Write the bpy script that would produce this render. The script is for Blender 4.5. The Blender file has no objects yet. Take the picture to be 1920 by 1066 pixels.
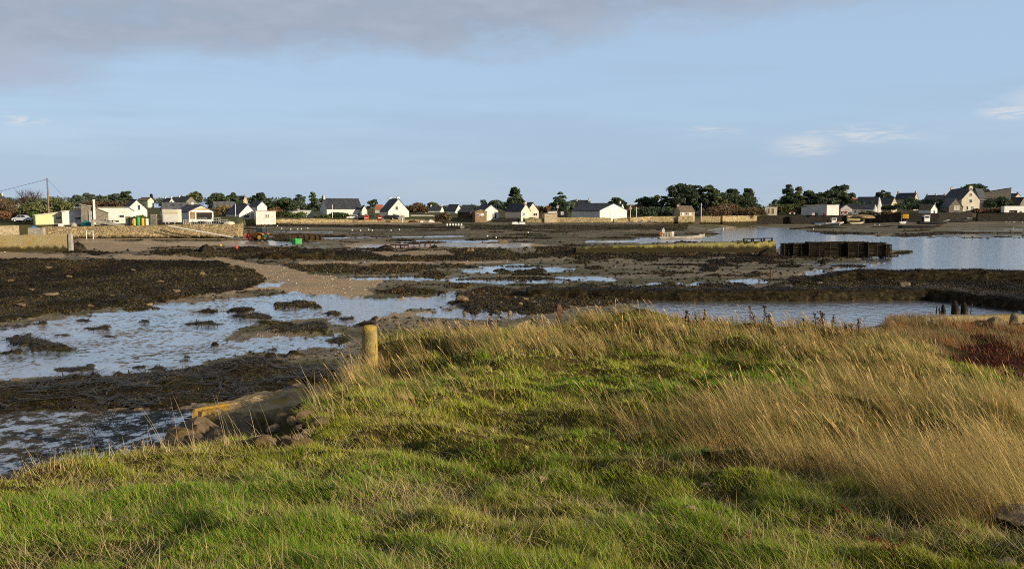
import bpy, math, random
import numpy as np
from mathutils import Vector, Matrix
R = math.radians
rng = np.random.default_rng(7)
rnd = random.Random(11)
scene = bpy.context.scene
COL = scene.collection
# ---------------------------------------------------------------- camera model
F, CX, CY, YH, EYE = 1663.0, 960.0, 533.0, 393.0, 6.0
PITCH = math.atan((CY - YH) / F)
cp_, sp_ = math.cos(PITCH), math.sin(PITCH)
def ray(px, py):
    u, v = (px - CX) / F, (CY - py) / F
    return u, cp_ + v * sp_, -sp_ + v * cp_
def gp(px, py, z=0.0):
    d = ray(px, py); t = (z - EYE) / d[2]
    return Vector((d[0] * t, d[1] * t, z))
def at(px, py, Y):
    d = ray(px, py); t = Y / d[1]
    return Vector((d[0] * t, Y, EYE + d[2] * t))
def proj(x, y, z):
    zz = z - EYE
    dep = np.maximum(y * cp_ - zz * sp_, 0.3)
    return CX + F * x / dep, CY - F * (y * sp_ + zz * cp_) / dep
cam_d = bpy.data.cameras.new("camera"); cam = bpy.data.objects.new("camera", cam_d); COL.objects.link(cam)
cam.location = (0, 0, EYE); cam.rotation_euler = (math.pi / 2 - PITCH, 0, 0)
cam_d.sensor_width = 36; cam_d.lens = F / 1920 * 36; cam_d.clip_end = 60000; cam_d.clip_start = 0.1
scene.camera = cam
scene.cycles.use_denoising = False; scene.cycles.filter_width = 1.0
# ---------------------------------------------------------------- numpy noise
def _h(i, j, s):
    n = (i.astype(np.int64) * 374761393 + j.astype(np.int64) * 668265263 + s * 974711) & 0x7fffffff
    n = ((n ^ (n >> 13)) * 1274126177) & 0x7fffffff
    return ((n ^ (n >> 16)) & 0xffff) / 65535.0
def vn(x, y, s=0):
    x = np.asarray(x, float); y = np.asarray(y, float)
    i, j = np.floor(x), np.floor(y); fx, fy = x - i, y - j
    fx = fx * fx * (3 - 2 * fx); fy = fy * fy * (3 - 2 * fy)
    a, b, c, d = _h(i, j, s), _h(i + 1, j, s), _h(i, j + 1, s), _h(i + 1, j + 1, s)
    return (a + (b - a) * fx) * (1 - fy) + (c + (d - c) * fx) * fy
def fbm(x, y, s=0, o=4):
    t, a, w = 0.0, 1.0, 0.0
    for k in range(o):
        t = t + a * vn(x * 2 ** k + 17.3 * k, y * 2 ** k - 9.1 * k, s + k * 31); w += a; a *= 0.55
    return t / w
def sst(a, b, x):
    t = np.clip((x - a) / (b - a), 0, 1); return t * t * (3 - 2 * t)
# ---------------------------------------------------------------- object helpers
def tag(o, label=None, cat=None, group=None, kind=None):
    if label: o["label"] = label
    if cat: o["category"] = cat
    if group: o["group"] = group
    if kind: o["kind"] = kind
    return o
def empty(name, loc, label, cat, rz=0.0, group=None):
    o = bpy.data.objects.new(name, None); COL.objects.link(o)
    o.location = loc; o.rotation_euler = (0, 0, rz); o.empty_display_size = 0.3
    return tag(o, label, cat, group)
def link(name, me, mats, parent=None, loc=None, rz=0.0, smooth=False):
    for m in (mats if isinstance(mats, (list, tuple)) else [mats]): me.materials.append(m)
    o = bpy.data.objects.new(name, me); COL.objects.link(o)
    if parent is not None: o.parent = parent
    if loc is not None: o.location = loc
    if rz: o.rotation_euler = (0, 0, rz)
    if smooth: me.polygons.foreach_set("use_smooth", [True] * len(me.polygons))
    return o
class MB:
    def __init__(s): s.v = []; s.f = []; s.m = []
    def face(s, pts, m=0):
        b = len(s.v); s.v += [tuple(p) for p in pts]; s.f.append(tuple(range(b, b + len(pts)))); s.m.append(m)
    def box(s, c, d, rz=0.0, m=0, taper=1.0):
        b = len(s.v); co, si = math.cos(rz), math.sin(rz)
        for sz in (-1, 1):
            k = taper if sz > 0 else 1.0
            for sx, sy in ((-1, -1), (1, -1), (1, 1), (-1, 1)):
                x, y = sx * d[0] / 2 * k, sy * d[1] / 2 * k
                s.v.append((c[0] + x * co - y * si, c[1] + x * si + y * co, c[2] + sz * d[2] / 2))
        for q in ((3, 2, 1, 0), (4, 5, 6, 7), (0, 1, 5, 4), (1, 2, 6, 5), (2, 3, 7, 6), (3, 0, 4, 7)):
            s.f.append(tuple(b + i for i in q)); s.m.append(m)
        return s
    def prism(s, prof, y0, y1, m=0, caps=True):
        n = len(prof); b = len(s.v)
        s.v += [(p[0], y0, p[1]) for p in prof] + [(p[0], y1, p[1]) for p in prof]
        for i in range(n):
            j = (i + 1) % n; s.f.append((b + i, b + j, b + n + j, b + n + i)); s.m.append(m)
        if caps:
            s.f.append(tuple(b + i for i in reversed(range(n)))); s.m.append(m)
            s.f.append(tuple(b + n + i for i in range(n))); s.m.append(m)
        return s
    def tube(s, pts, rad, n=8, m=0):
        pts = [Vector(p) for p in pts]; b = len(s.v)
        if not isinstance(rad, (list, tuple)): rad = [rad] * len(pts)
        for i, p in enumerate(pts):
            t = (pts[min(i + 1, len(pts) - 1)] - pts[max(i - 1, 0)]).normalized()
            a = t.cross(Vector((0, 0, 1)) if abs(t.z) < .9 else Vector((1, 0, 0))).normalized(); c = t.cross(a)
            for k in range(n):
                w = 2 * math.pi * k / n; s.v.append(tuple(p + (a * math.cos(w) + c * math.sin(w)) * rad[i]))
        for i in range(len(pts) - 1):
            for k in range(n):
                k2 = (k + 1) % n
                s.f.append((b + i * n + k, b + i * n + k2, b + (i + 1) * n + k2, b + (i + 1) * n + k)); s.m.append(m)
        s.f.append(tuple(b + k for k in reversed(range(n)))); s.m.append(m)
        e = b + (len(pts) - 1) * n; s.f.append(tuple(e + k for k in range(n))); s.m.append(m)
        return s
    def rings(s, rings, m=0, close=True):
        b = len(s.v); n = len(rings[0])
        for r in rings: s.v += [tuple(p) for p in r]
        for i in range(len(rings) - 1):
            for k in range(n):
                k2 = (k + 1) % n; s.f.append((b + i * n + k, b + i * n + k2, b + (i + 1) * n + k2, b + (i + 1) * n + k)); s.m.append(m)
        if close:
            s.f.append(tuple(b + k for k in reversed(range(n)))); s.m.append(m)
            e = b + (len(rings) - 1) * n; s.f.append(tuple(e + k for k in range(n))); s.m.append(m)
        return s
    def lathe(s, prof, n=16, m=0):
        return s.rings([[(r * math.cos(2 * math.pi * k / n), r * math.sin(2 * math.pi * k / n), z) for k in range(n)] for r, z in prof], m)
    def build(s, name, mats, parent=None, loc=None, rz=0.0, smooth=False):
        me = bpy.data.meshes.new(name); me.from_pydata(s.v, [], s.f)
        o = link(name, me, mats, parent, loc, rz, smooth)
        if any(s.m): me.polygons.foreach_set("material_index", s.m)
        return o
def np_mesh(name, V, quads=None, tris=None, col=None, smooth=False):
    me = bpy.data.meshes.new(name)
    V = np.asarray(V, np.float32)
    nq = 0 if quads is None else len(quads); nt = 0 if tris is None else len(tris)
    me.vertices.add(len(V)); me.vertices.foreach_set("co", V.ravel())
    idx = np.concatenate([a.ravel() for a in (quads, tris) if a is not None and len(a)]).astype(np.int32)
    me.loops.add(len(idx)); me.loops.foreach_set("vertex_index", idx)
    st = np.concatenate([np.arange(nq) * 4, nq * 4 + np.arange(nt) * 3]).astype(np.int32)
    me.polygons.add(nq + nt); me.polygons.foreach_set("loop_start", st)
    me.update(calc_edges=True)
    if smooth: me.polygons.foreach_set("use_smooth", np.ones(nq + nt, bool))
    if col is not None:
        a = me.attributes.new("col", "FLOAT_COLOR", "POINT")
        c = np.ones((len(V), 4), np.float32); c[:, :col.shape[1]] = col; a.data.foreach_set("color", c.ravel())
    return me
# ---------------------------------------------------------------- materials
class NT:
    def __init__(s, nt): s.t = nt; s.n = nt.nodes; s.l = nt.links
    def node(s, ty, **kw):
        n = s.n.new(ty)
        for k, v in kw.items(): setattr(n, k, v)
        return n
    def put(s, sock, v):
        if isinstance(v, bpy.types.NodeSocket): s.l.new(v, sock)
        elif v is not None:
            if isinstance(v, (tuple, list)) and len(v) == 3 and sock.type == "RGBA": v = (*v, 1)
            sock.default_value = v
    def m(s, op, a, b=None, c=None, clamp=False):
        n = s.node("ShaderNodeMath", operation=op, use_clamp=clamp)
        for i, v in enumerate((a, b, c)): s.put(n.inputs[i], v)
        return n.outputs[0]
    def mix(s, f, a, b):
        n = s.node("ShaderNodeMix", data_type="RGBA"); s.put(n.inputs[0], f); s.put(n.inputs[6], a); s.put(n.inputs[7], b)
        return n.outputs[2]
    def mixf(s, f, a, b):
        n = s.node("ShaderNodeMix", data_type="FLOAT"); s.put(n.inputs[0], f); s.put(n.inputs[2], a); s.put(n.inputs[3], b)
        return n.outputs[0]
    def mul(s, a, b):
        n = s.node("ShaderNodeMix", data_type="RGBA", blend_type="MULTIPLY"); n.inputs[0].default_value = 1; s.put(n.inputs[6], a); s.put(n.inputs[7], b)
        return n.outputs[2]
    def ss(s, x, a, b, lo=0.0, hi=1.0):
        n = s.node("ShaderNodeMapRange", interpolation_type="SMOOTHSTEP")
        for i, v in enumerate((x, a, b, lo, hi)): s.put(n.inputs[i], v)
        return n.outputs[0]
    def noise(s, vec, sc, det=4.0, rough=0.55, dist=0.0):
        n = s.node("ShaderNodeTexNoise"); s.put(n.inputs["Vector"], vec); n.inputs["Scale"].default_value = sc
        n.inputs["Detail"].default_value = det; n.inputs["Roughness"].default_value = rough; n.inputs["Distortion"].default_value = dist
        return n.outputs[0]
    def voro(s, vec, sc, feat="F1"):
        n = s.node("ShaderNodeTexVoronoi", feature=feat); s.put(n.inputs["Vector"], vec); n.inputs["Scale"].default_value = sc
        return n
    def scale(s, vec, sc):
        n = s.node("ShaderNodeMapping"); s.put(n.inputs["Vector"], vec); n.inputs["Scale"].default_value = sc
        return n.outputs[0]
    def pos(s): return s.node("ShaderNodeNewGeometry").outputs["Position"]
    def obj(s): return s.node("ShaderNodeTexCoord").outputs["Object"]
    def bump(s, h, st, dist=0.05):
        n = s.node("ShaderNodeBump"); s.put(n.inputs["Height"], h); s.put(n.inputs["Strength"], st); n.inputs["Distance"].default_value = dist
        return n.outputs[0]
def new_mat(name):
    m = bpy.data.materials.new(name); m.use_nodes = True; t = NT(m.node_tree)
    return m, t, m.node_tree.nodes["Principled BSDF"]
def plain(name, c, rough=0.7, var=0.25, sc=1.5, bump=0.0, bsc=12.0, metal=0.0, stain=None, spec=0.15):
    m, t, b = new_mat(name); p = t.obj()
    n = t.noise(p, sc, 5)
    k = t.ss(n, .3, .7, 1 - var, 1 + var)
    cmb = t.node("ShaderNodeCombineColor"); [t.put(cmb.inputs[i], k) for i in range(3)]
    col = t.mul(c, cmb.outputs[0])
    if stain: col = t.mix(t.ss(t.noise(p, stain[1], 6, .65), *(stain[2:] or (.52, .68))), col, stain[0])
    t.put(b.inputs["Base Color"], col); b.inputs["Roughness"].default_value = rough; b.inputs["Metallic"].default_value = metal
    b.inputs["Specular IOR Level"].default_value = spec
    if bump: t.put(b.inputs["Normal"], t.bump(t.noise(p, bsc, 6), bump))
    return m
def stone(name, c1, c2, mortar, sc=1.6, weed_z=None, lichen=None, weedcol=(.02, .017, .008)):
    m, t, b = new_mat(name); p = t.pos()
    d = t.noise(p, 2.0, 3)
    q = t.node("ShaderNodeVectorMath", operation="ADD"); t.put(q.inputs[0], t.scale(p, (1, 1, 1.5))); cb = t.node("ShaderNodeCombineXYZ")
    [t.put(cb.inputs[i], t.m("MULTIPLY", d, 1.1)) for i in range(3)]; t.put(q.inputs[1], cb.outputs[0])
    v1 = t.voro(q.outputs[0], sc); v2 = t.voro(q.outputs[0], sc, "DISTANCE_TO_EDGE")
    sep = t.node("ShaderNodeSeparateColor"); t.put(sep.inputs[0], v1.outputs["Color"])
    col = t.mix(sep.outputs[0], c1, c2)
    col = t.mix(t.ss(t.noise(p, 6, 5), .45, .75), col, t.mul(col, (.55, .5, .45)))
    col = t.mix(t.ss(v2.outputs[0], .015, .09), mortar, col)
    if lichen: col = t.mix(t.ss(t.noise(p, .9, 6, .65), .5, .62), col, lichen)
    if weed_z is not None:
        z = t.node("ShaderNodeSeparateXYZ"); t.put(z.inputs[0], p)
        zz = t.m("ADD", z.outputs[2], t.m("MULTIPLY", t.m("SUBTRACT", t.noise(t.scale(p, (1, 1, .3)), 1.1, 6, .7), .5), 1.6))
        col = t.mix(t.ss(zz, weed_z - .25, weed_z + .3), t.mix(t.noise(p, 3, 4), weedcol, (.05, .04, .018)), col)
    t.put(b.inputs["Base Color"], col); b.inputs["Roughness"].default_value = .85
    b.inputs["Specular IOR Level"].default_value = .08
    h = t.m("ADD", t.ss(v2.outputs[0], 0, .12), t.m("MULTIPLY", t.noise(p, 9, 6), .7))
    if sc < .6: h = t.noise(p, 5, 7, .7)
    t.put(b.inputs["Normal"], t.bump(h, .8, .12))
    return m
def leafy(name, rough=.6, trans=.25, spec=.2):
    m, t, b = new_mat(name)
    a = t.node("ShaderNodeAttribute", attribute_name="col")
    t.put(b.inputs["Base Color"], a.outputs["Color"]); b.inputs["Roughness"].default_value = rough; b.inputs["Specular IOR Level"].default_value = spec
    tr = t.node("ShaderNodeBsdfTranslucent"); t.put(tr.inputs[0], a.outputs["Color"])
    mx = t.node("ShaderNodeMixShader"); mx.inputs[0].default_value = trans
    t.l.new(b.outputs[0], mx.inputs[1]); t.l.new(tr.outputs[0], mx.inputs[2])
    t.l.new(mx.outputs[0], t.n["Material Output"].inputs[0])
    return m
M = {}
M["white"] = plain("white_render", (.64, .62, .57), .8, .12, .5, .15, 8, stain=((.52, .48, .41), .7))
M["cream"] = plain("cream_render", (.60, .54, .42), .8, .08, .5, .15, 8)
M["yellow_sheet"] = plain("yellow_sheet", (.66, .56, .30), .6, .08, .7)
M["greywall"] = plain("grey_render", (.42, .41, .39), .85, .12, .6, .2, 8)
M["slate"] = plain("slate_roof", (.045, .048, .055), .55, .35, 1.2, .4, 6)
M["slate2"] = plain("weathered_slate", (.085, .09, .10), .6, .3, 1.2, .4, 6)
M["brownroof"] = plain("brown_tile_roof", (.16, .12, .08), .8, .3, 1.5, .4, 6)
M["redroof"] = plain("red_tile_roof", (.38, .13, .07), .8, .25, 1.5, .4, 6)
M["tan"] = plain("tan_stone_wall", (.42, .34, .22), .9, .3, 2.0, .4, 5)
M["granite"] = stone("granite_wall", (.30, .26, .20), (.20, .18, .15), (.24, .22, .19), 2.0)
M["wood"] = plain("weathered_wood", (.22, .15, .08), .85, .35, 3, .4, 10)
M["darkwood"] = plain("wet_dark_wood", (.07, .045, .025), .75, .4, 3, .4, 10)
M["pole"] = plain("pole_wood", (.20, .14, .09), .85, .3, 3, .3, 10)
M["polewhite"] = plain("pale_pole", (.62, .60, .55), .7, .1, 3)
M["glass"] = plain("window_glass", (.03, .035, .04), .12, .2, 1, spec=.6)
M["frame"] = plain("window_frame", (.70, .69, .66), .6, .05)
M["shutter"] = plain("blue_shutter", (.16, .22, .30), .6, .1)
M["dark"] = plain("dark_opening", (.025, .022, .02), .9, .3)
M["black"] = plain("black_plastic", (.02, .02, .022), .5, .3)
M["tyre"] = plain("tyre_rubber", (.022, .021, .02), .85, .3, 4, .3, 20)
M["yellow"] = plain("yellow_paint", (.62, .36, .03), .5, .15, 3)
M["orange"] = plain("orange_paint", (.50, .17, .03), .65, .3, 3, stain=((.16, .10, .05), 2.5))
M["red"] = plain("red_paint", (.40, .055, .035), .6, .3, 3, stain=((.16, .07, .04), 2.5))
M["green"] = plain("green_plastic", (.05, .33, .09), .65, .25, 3, stain=((.10, .14, .06), 2.0))
M["darkgreen"] = plain("dark_green_paint", (.03, .07, .045), .5, .2, 3)
M["teal"] = plain("teal_tarp", (.02, .17, .15), .7, .25, 3, .5, 6)
M["blue"] = plain("blue_plastic", (.05, .14, .34), .5, .15, 3)
M["carsilver"] = plain("silver_car_paint", (.45, .48, .52), .3, .05, 1, spec=.5)
M["cardark"] = plain("dark_car_paint", (.05, .06, .07), .3, .1, 1, spec=.5)
M["concrete"] = plain("concrete", (.34, .31, .26), .9, .25, 1.2, .4, 9, stain=((.20, .18, .13), 1.5))
M["whiteplastic"] = plain("white_plastic", (.75, .74, .70), .5, .06)
M["rust"] = plain("rusty_steel", (.12, .055, .03), .85, .4, 5, .4, 14)
M["rack"] = plain("weedy_rack_steel", (.030, .023, .013), .8, .5, 4, .5, 9)
M["bag"] = plain("weedy_oyster_bag", (.016, .012, .007), .8, .6, 3, .6, 8, stain=((.055, .04, .018), 2.2))
M["redbuoy"] = plain("red_buoy", (.60, .06, .04), .45, .1)
M["quay"] = stone("quay_masonry", (.62, .48, .26), (.36, .28, .16), (.15, .12, .08), 1.75, weed_z=.75)
M["shorewall"] = stone("shore_wall_masonry", (.46, .36, .19), (.30, .24, .13), (.2, .16, .1), 1.2, weed_z=1.9)
M["olivewall"] = stone("olive_wall", (.36, .31, .14), (.26, .23, .11), (.18, .15, .08), .7, weed_z=1.6)
M["darkwall"] = stone("dark_wall", (.045, .04, .035), (.03, .027, .022), (.02, .018, .015), 1.2)  # one near-black stone tone over the whole wall
M["lowwall"] = stone("low_quay_wall", (.36, .29, .155), (.32, .26, .14), (.29, .235, .125), .5, weed_z=.7, lichen=(.30, .21, .07), weedcol=(.05, .04, .015))
M["breakwater"] = stone("lichen_breakwater", (.30, .27, .11), (.26, .235, .095), (.235, .21, .09), .35, weed_z=.95, lichen=(.40, .33, .06))
M["dike"] = plain("weedy_dike", (.020, .015, .008), .85, .6, 1.6, 1.0, 6, stain=((.055, .040, .018), 3.0, .52, .62), spec=.06)
M["boulder"] = stone("boulder", (.25, .18, .105), (.18, .13, .075), (.16, .115, .07), .35, lichen=(.11, .08, .028))
M["palerock"] = stone("pale_boulder", (.26, .205, .13), (.20, .16, .10), (.19, .15, .10), .35)
M["slab"] = plain("lichen_slab", (.30, .225, .12), .9, .35, 3, .7, 14, stain=((.38, .22, .035), 1.3, .51, .64), spec=.03)
M["bollard"] = plain("lichen_concrete", (.26, .20, .08), .9, .4, 4, .7, 26, stain=((.44, .28, .03), 2.2, .44, .58))
M["leaf"] = leafy("foliage", .7, .28)
M["grass"] = leafy("grass_blades", .5, .4, .15)
M["weed"] = leafy("seaweed_fronds", .4, .05, .22)
def bark():
    return plain("bark", (.09, .065, .045), .9, .3, 3, .5, 8)
M["bark"] = bark()
# ---------------------------------------------------------------- light and sky
SUN_EL, SUN_AZ = R(17), R(60)           # azimuth: to the right of straight behind the camera
S = Vector((math.sin(SUN_AZ) * math.cos(SUN_EL), -math.cos(SUN_AZ) * math.cos(SUN_EL), math.sin(SUN_EL)))
sun_d = bpy.data.lights.new("sun", "SUN"); sun_d.energy = 5.0; sun_d.angle = R(0.55); sun_d.color = (1.0, .84, .60)
sun = bpy.data.objects.new("sun", sun_d); COL.objects.link(sun)
sun.rotation_euler = S.to_track_quat("Z", "Y").to_euler()
world = bpy.data.worlds.new("World"); scene.world = world; world.use_nodes = True
t = NT(world.node_tree); bg = t.n["Background"]
sky = t.node("ShaderNodeTexSky", sky_type="NISHITA"); sky.sun_disc = False; sky.sun_elevation = SUN_EL
sky.sun_rotation = math.pi - SUN_AZ; sky.air_density = 1.0; sky.dust_density = 0.6; sky.ozone_density = 1.6
tc = t.node("ShaderNodeTexCoord").outputs["Generated"]
sx = t.node("ShaderNodeSeparateXYZ"); t.put(sx.inputs[0], tc); X, Y, Z = sx.outputs
az = t.m("ARCTAN2", X, Y); el = t.m("ARCSINE", t.m("MINIMUM", t.m("MAXIMUM", Z, -1.0), 1.0))
cv = t.node("ShaderNodeCombineXYZ"); t.put(cv.inputs[0], t.m("MULTIPLY", az, 3.0)); t.put(cv.inputs[1], t.m("MULTIPLY", el, 9.0)); cvec = cv.outputs[0]
skyc = t.mul(sky.outputs[0], (1.02, 1.02, 1.06))
# a thin grey veil towards the horizon
def lump(a0, e0, ra, re, nscale=1.6, amp=1.9, lo=.55, hi=1.25):
    da = t.m("DIVIDE", t.m("SUBTRACT", az, a0), ra); de = t.m("DIVIDE", t.m("SUBTRACT", el, e0), re)
    r = t.m("SQRT", t.m("ADD", t.m("MULTIPLY", da, da), t.m("MULTIPLY", de, de)))
    return t.ss(t.m("SUBTRACT", t.m("ADD", t.m("SUBTRACT", 1.0, r), t.m("MULTIPLY", t.noise(cvec, nscale, 6, .6), amp)), amp * .5), lo - .5, hi - .5)
def acc(*ms):
    r = ms[0]
    for x in ms[1:]: r = t.m("MAXIMUM", r, x)
    return r
nz = t.noise(cvec, 1.1, 6, .55, .3); nf = t.noise(cvec, 3.2, 6, .6)
GREY, LILAC, WHITE, VEIL = (2.42, 2.85, 3.55), (2.9, 3.3, 4.05), (5.2, 5.2, 5.3), (2.95, 4.08, 5.55)
veil = t.ss(el, .75, .25, .35, .85)
col = t.mix(veil, skyc, t.mix(t.ss(el, .11, .0), VEIL, (3.1, 3.95, 4.95)))
haz = t.m("MULTIPLY", t.ss(t.m("ADD", t.noise(t.scale(cvec, (.5, 1.6, 1)), 1.3, 4), t.m("MULTIPLY", t.ss(el, .16, .04), .16)), .47, .70), t.ss(el, .21, .12))
col = t.mix(t.m("MULTIPLY", haz, .55), col, (2.75, 3.6, 4.8))
# the wide grey bank overhead, its lower edge rising to the right
edge = t.m("ADD", .172, t.m("MULTIPLY", az, .085))
d = t.m("ADD", t.m("SUBTRACT", el, edge), t.m("MULTIPLY", t.m("SUBTRACT", nz, .5), .10))
d = t.m("ADD", d, t.m("MULTIPLY", t.m("SUBTRACT", nf, .5), .075))
bank = t.m("MULTIPLY", t.ss(d, -.016, .034), t.ss(az, .75, .12))
col = t.mix(t.m("MULTIPLY", bank, t.ss(nf, .2, .5, .55, .95)), col, t.mix(t.ss(nf, .35, .7), GREY, LILAC))
col = t.mix(t.m("MULTIPLY", lump(-.54, .138, .13, .036, 1.3, 1.3), .7), col, (3.1, 3.45, 4.3))
def wisp(a0, e0, ra, re, s, lo, hi):
    return t.m("MULTIPLY", lump(a0, e0, ra, re, 3, 1.2, .5, 1.5), t.ss(t.noise(t.scale(cvec, (.7, 1.5, 1)), s, 7, .62, .8), lo, hi))
cu = acc(wisp(.565, .108, .075, .02, 9, .32, .54), wisp(.50, .094, .035, .014, 10, .34, .56), wisp(.315, .067, .05, .018, 10, .34, .56), wisp(.37, .077, .10, .014, 8, .42, .66), wisp(.58, .066, .05, .015, 9, .42, .64), wisp(.22, .085, .05, .008, 9, .45, .66))
col = t.mix(t.m("MULTIPLY", cu, .8), col, WHITE)
cl = acc(wisp(-.575, .090, .045, .010, 11, .42, .62), wisp(-.50, .088, .03, .010, 11, .42, .62))
col = t.mix(t.m("MULTIPLY", cl, .8), col, WHITE)
# broken cloud added over the unseen dome, darkened to cut its fill light
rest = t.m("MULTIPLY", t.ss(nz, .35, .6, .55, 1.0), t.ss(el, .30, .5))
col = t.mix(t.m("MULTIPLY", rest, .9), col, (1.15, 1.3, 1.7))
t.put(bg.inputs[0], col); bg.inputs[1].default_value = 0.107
scene.view_settings.view_transform = "Standard"; scene.view_settings.look = "None"; scene.view_settings.exposure = 0.4; scene.view_settings.gamma = 1.0
# ---------------------------------------------------------------- the lie of the land
_PX = [-2500, 50, 448, 462, 520, 600, 700, 850, 1180, 1260, 1350, 1390, 1600, 1700, 1920, 4500]
_YS = [176, 176, 176, 258, 264, 272, 280, 285, 285, 298, 303, 330, 330, 322, 330, 330]
_RI = [.3, .3, .3, 1.3, 1.7, 1.9, 2.0, 2.0, 1.9, 1.3, 1.0, .8, .9, 1.5, 1.7, 1.7]
_LZ = [2.85, 2.85, 2.85, 3.0, 3.2, 3.3, 3.3, 3.3, 3.3, 3.4, 3.4, 3.7, 3.8, 3.8, 3.8, 3.8]
def land(x, y):
    px = CX + F * x / np.maximum(y, 1)
    ys = np.interp(px, _PX, _YS); ys = ys + .7 + ys * ys * .33 / (EYE * F)
    zf = np.interp(px, _PX, _RI) * sst(ys - np.interp(px, [448, 462, 1250, 1350, 1560, 1620], [50, 95, 95, 30, 30, 66]), ys, y)
    zl = np.interp(px, _PX, _LZ) + np.minimum((y - ys) * np.interp(px, [448, 520, 1300, 1700], [.013, .010, .009, .012]), 4.3)
    hill = 2.1 * sst(1660, 1790, px) * sst(335, 352, y) + 1.2 * sst(1280, 1330, px) * sst(1450, 1400, px) * sst(312, 335, y)
    return np.where(y > ys, zl + hill, zf), (y > ys)
def landz(x, y): return float(land(np.array([x]), np.array([y]))[0][0])
# masks authored on the photograph's plan: polygons and lumps on the flats
def sd_poly(px, py, poly, k=3.0):
    """signed distance (positive inside) in pixels, the vertical counted k times"""
    P = np.array(poly, float); P[:, 1] *= k; y = py * k
    best = np.full(px.shape, 1e9); ins = np.zeros(px.shape, bool)
    for i in range(len(P)):
        a, b = P[i], P[(i + 1) % len(P)]; e = b - a
        tt = np.clip(((px - a[0]) * e[0] + (y - a[1]) * e[1]) / max(e @ e, 1e-9), 0, 1)
        best = np.minimum(best, np.hypot(px - a[0] - tt * e[0], y - a[1] - tt * e[1]))
        c = (a[1] > y) != (b[1] > y)
        with np.errstate(divide="ignore", invalid="ignore"):
            xi = a[0] + (y - a[1]) / (b[1] - a[1] + 1e-12) * (b[0] - a[0])
        ins ^= c & (px < xi)
    return np.where(ins, best, -best)
WEED = [
 ([(-600, 486), (0, 485), (150, 486), (290, 487), (420, 491), (485, 506), (492, 520), (530, 530), (520, 548), (430, 550), (360, 556), (250, 576), (150, 587), (60, 597), (0, 611), (-600, 650)], 1.0),
 ([(-600, 735), (0, 717), (70, 715), (200, 711), (300, 698), (430, 688), (520, 688), (640, 697), (760, 685), (760, 740), (560, 726), (480, 740), (390, 760), (330, 770), (200, 775), (0, 775), (-600, 800)], 1.0),
 ([(-600, 775), (330, 765), (420, 760), (420, 1100), (-600, 1100)], .50),
 ([(260, 472), (380, 467), (470, 464), (660, 469), (660, 485), (500, 488), (400, 487), (300, 480)], .9),
 ([(-200, 463), (130, 467), (235, 476), (180, 480), (60, 474), (-200, 472)], .9),
 ([(530, 498), (640, 497), (860, 497), (890, 503), (760, 511), (640, 514), (560, 510)], .9),
 ([(620, 473), (700, 469), (960, 468), (1000, 473), (1080, 477), (1080, 483), (980, 488), (800, 490), (620, 488)], .8),
 ([(1000, 461), (1075, 460), (1090, 473), (1400, 475), (1460, 479), (1660, 483), (1560, 487), (1250, 486), (1100, 489), (1010, 484)], .8),
 ([(850, 556), (900, 543), (1100, 536), (1300, 536), (1800, 540), (1920, 545), (2500, 560), (2500, 600), (1930, 585), (1800, 565), (1280, 566), (1100, 574), (1010, 592), (880, 588)], .85),
 ([(1440, 536), (1560, 515), (1620, 508), (2500, 508), (2500, 560), (1700, 548)], .95),
 ([(690, 545), (760, 542), (830, 546), (840, 552), (760, 555), (700, 552)], .9),
 ([(630, 441), (760, 424), (900, 417), (940, 424), (760, 432), (700, 445), (860, 449), (1250, 440), (1250, 449), (940, 452), (640, 447)], .42),
 ([(880, 422), (1290, 420), (1290, 431), (880, 432)], .6),
 ([(600, 434), (700, 431), (850, 433), (1180, 431), (1340, 438), (1330, 443), (1100, 441), (700, 441)], .4),
 ([(500, 440), (560, 437), (650, 441), (650, 446), (520, 446)], .7),
 ([(1400, 441), (1520, 432), (1620, 436), (1700, 438), (1560, 441)], .6), ([(1660, 442), (1760, 434), (1920, 436), (1920, 439), (1780, 439), (1700, 445)], .6),
 ([(440, 420), (560, 417), (680, 420), (820, 424), (820, 429), (600, 426), (440, 425)], .7),
 ([(150, 449), (300, 449), (460, 449), (455, 452), (170, 452)], .5), ([(0, 612), (90, 606), (0, 625)], .6),
 ([(420, 506), (560, 500), (640, 503), (600, 512), (470, 512)], .5),
]
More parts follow.
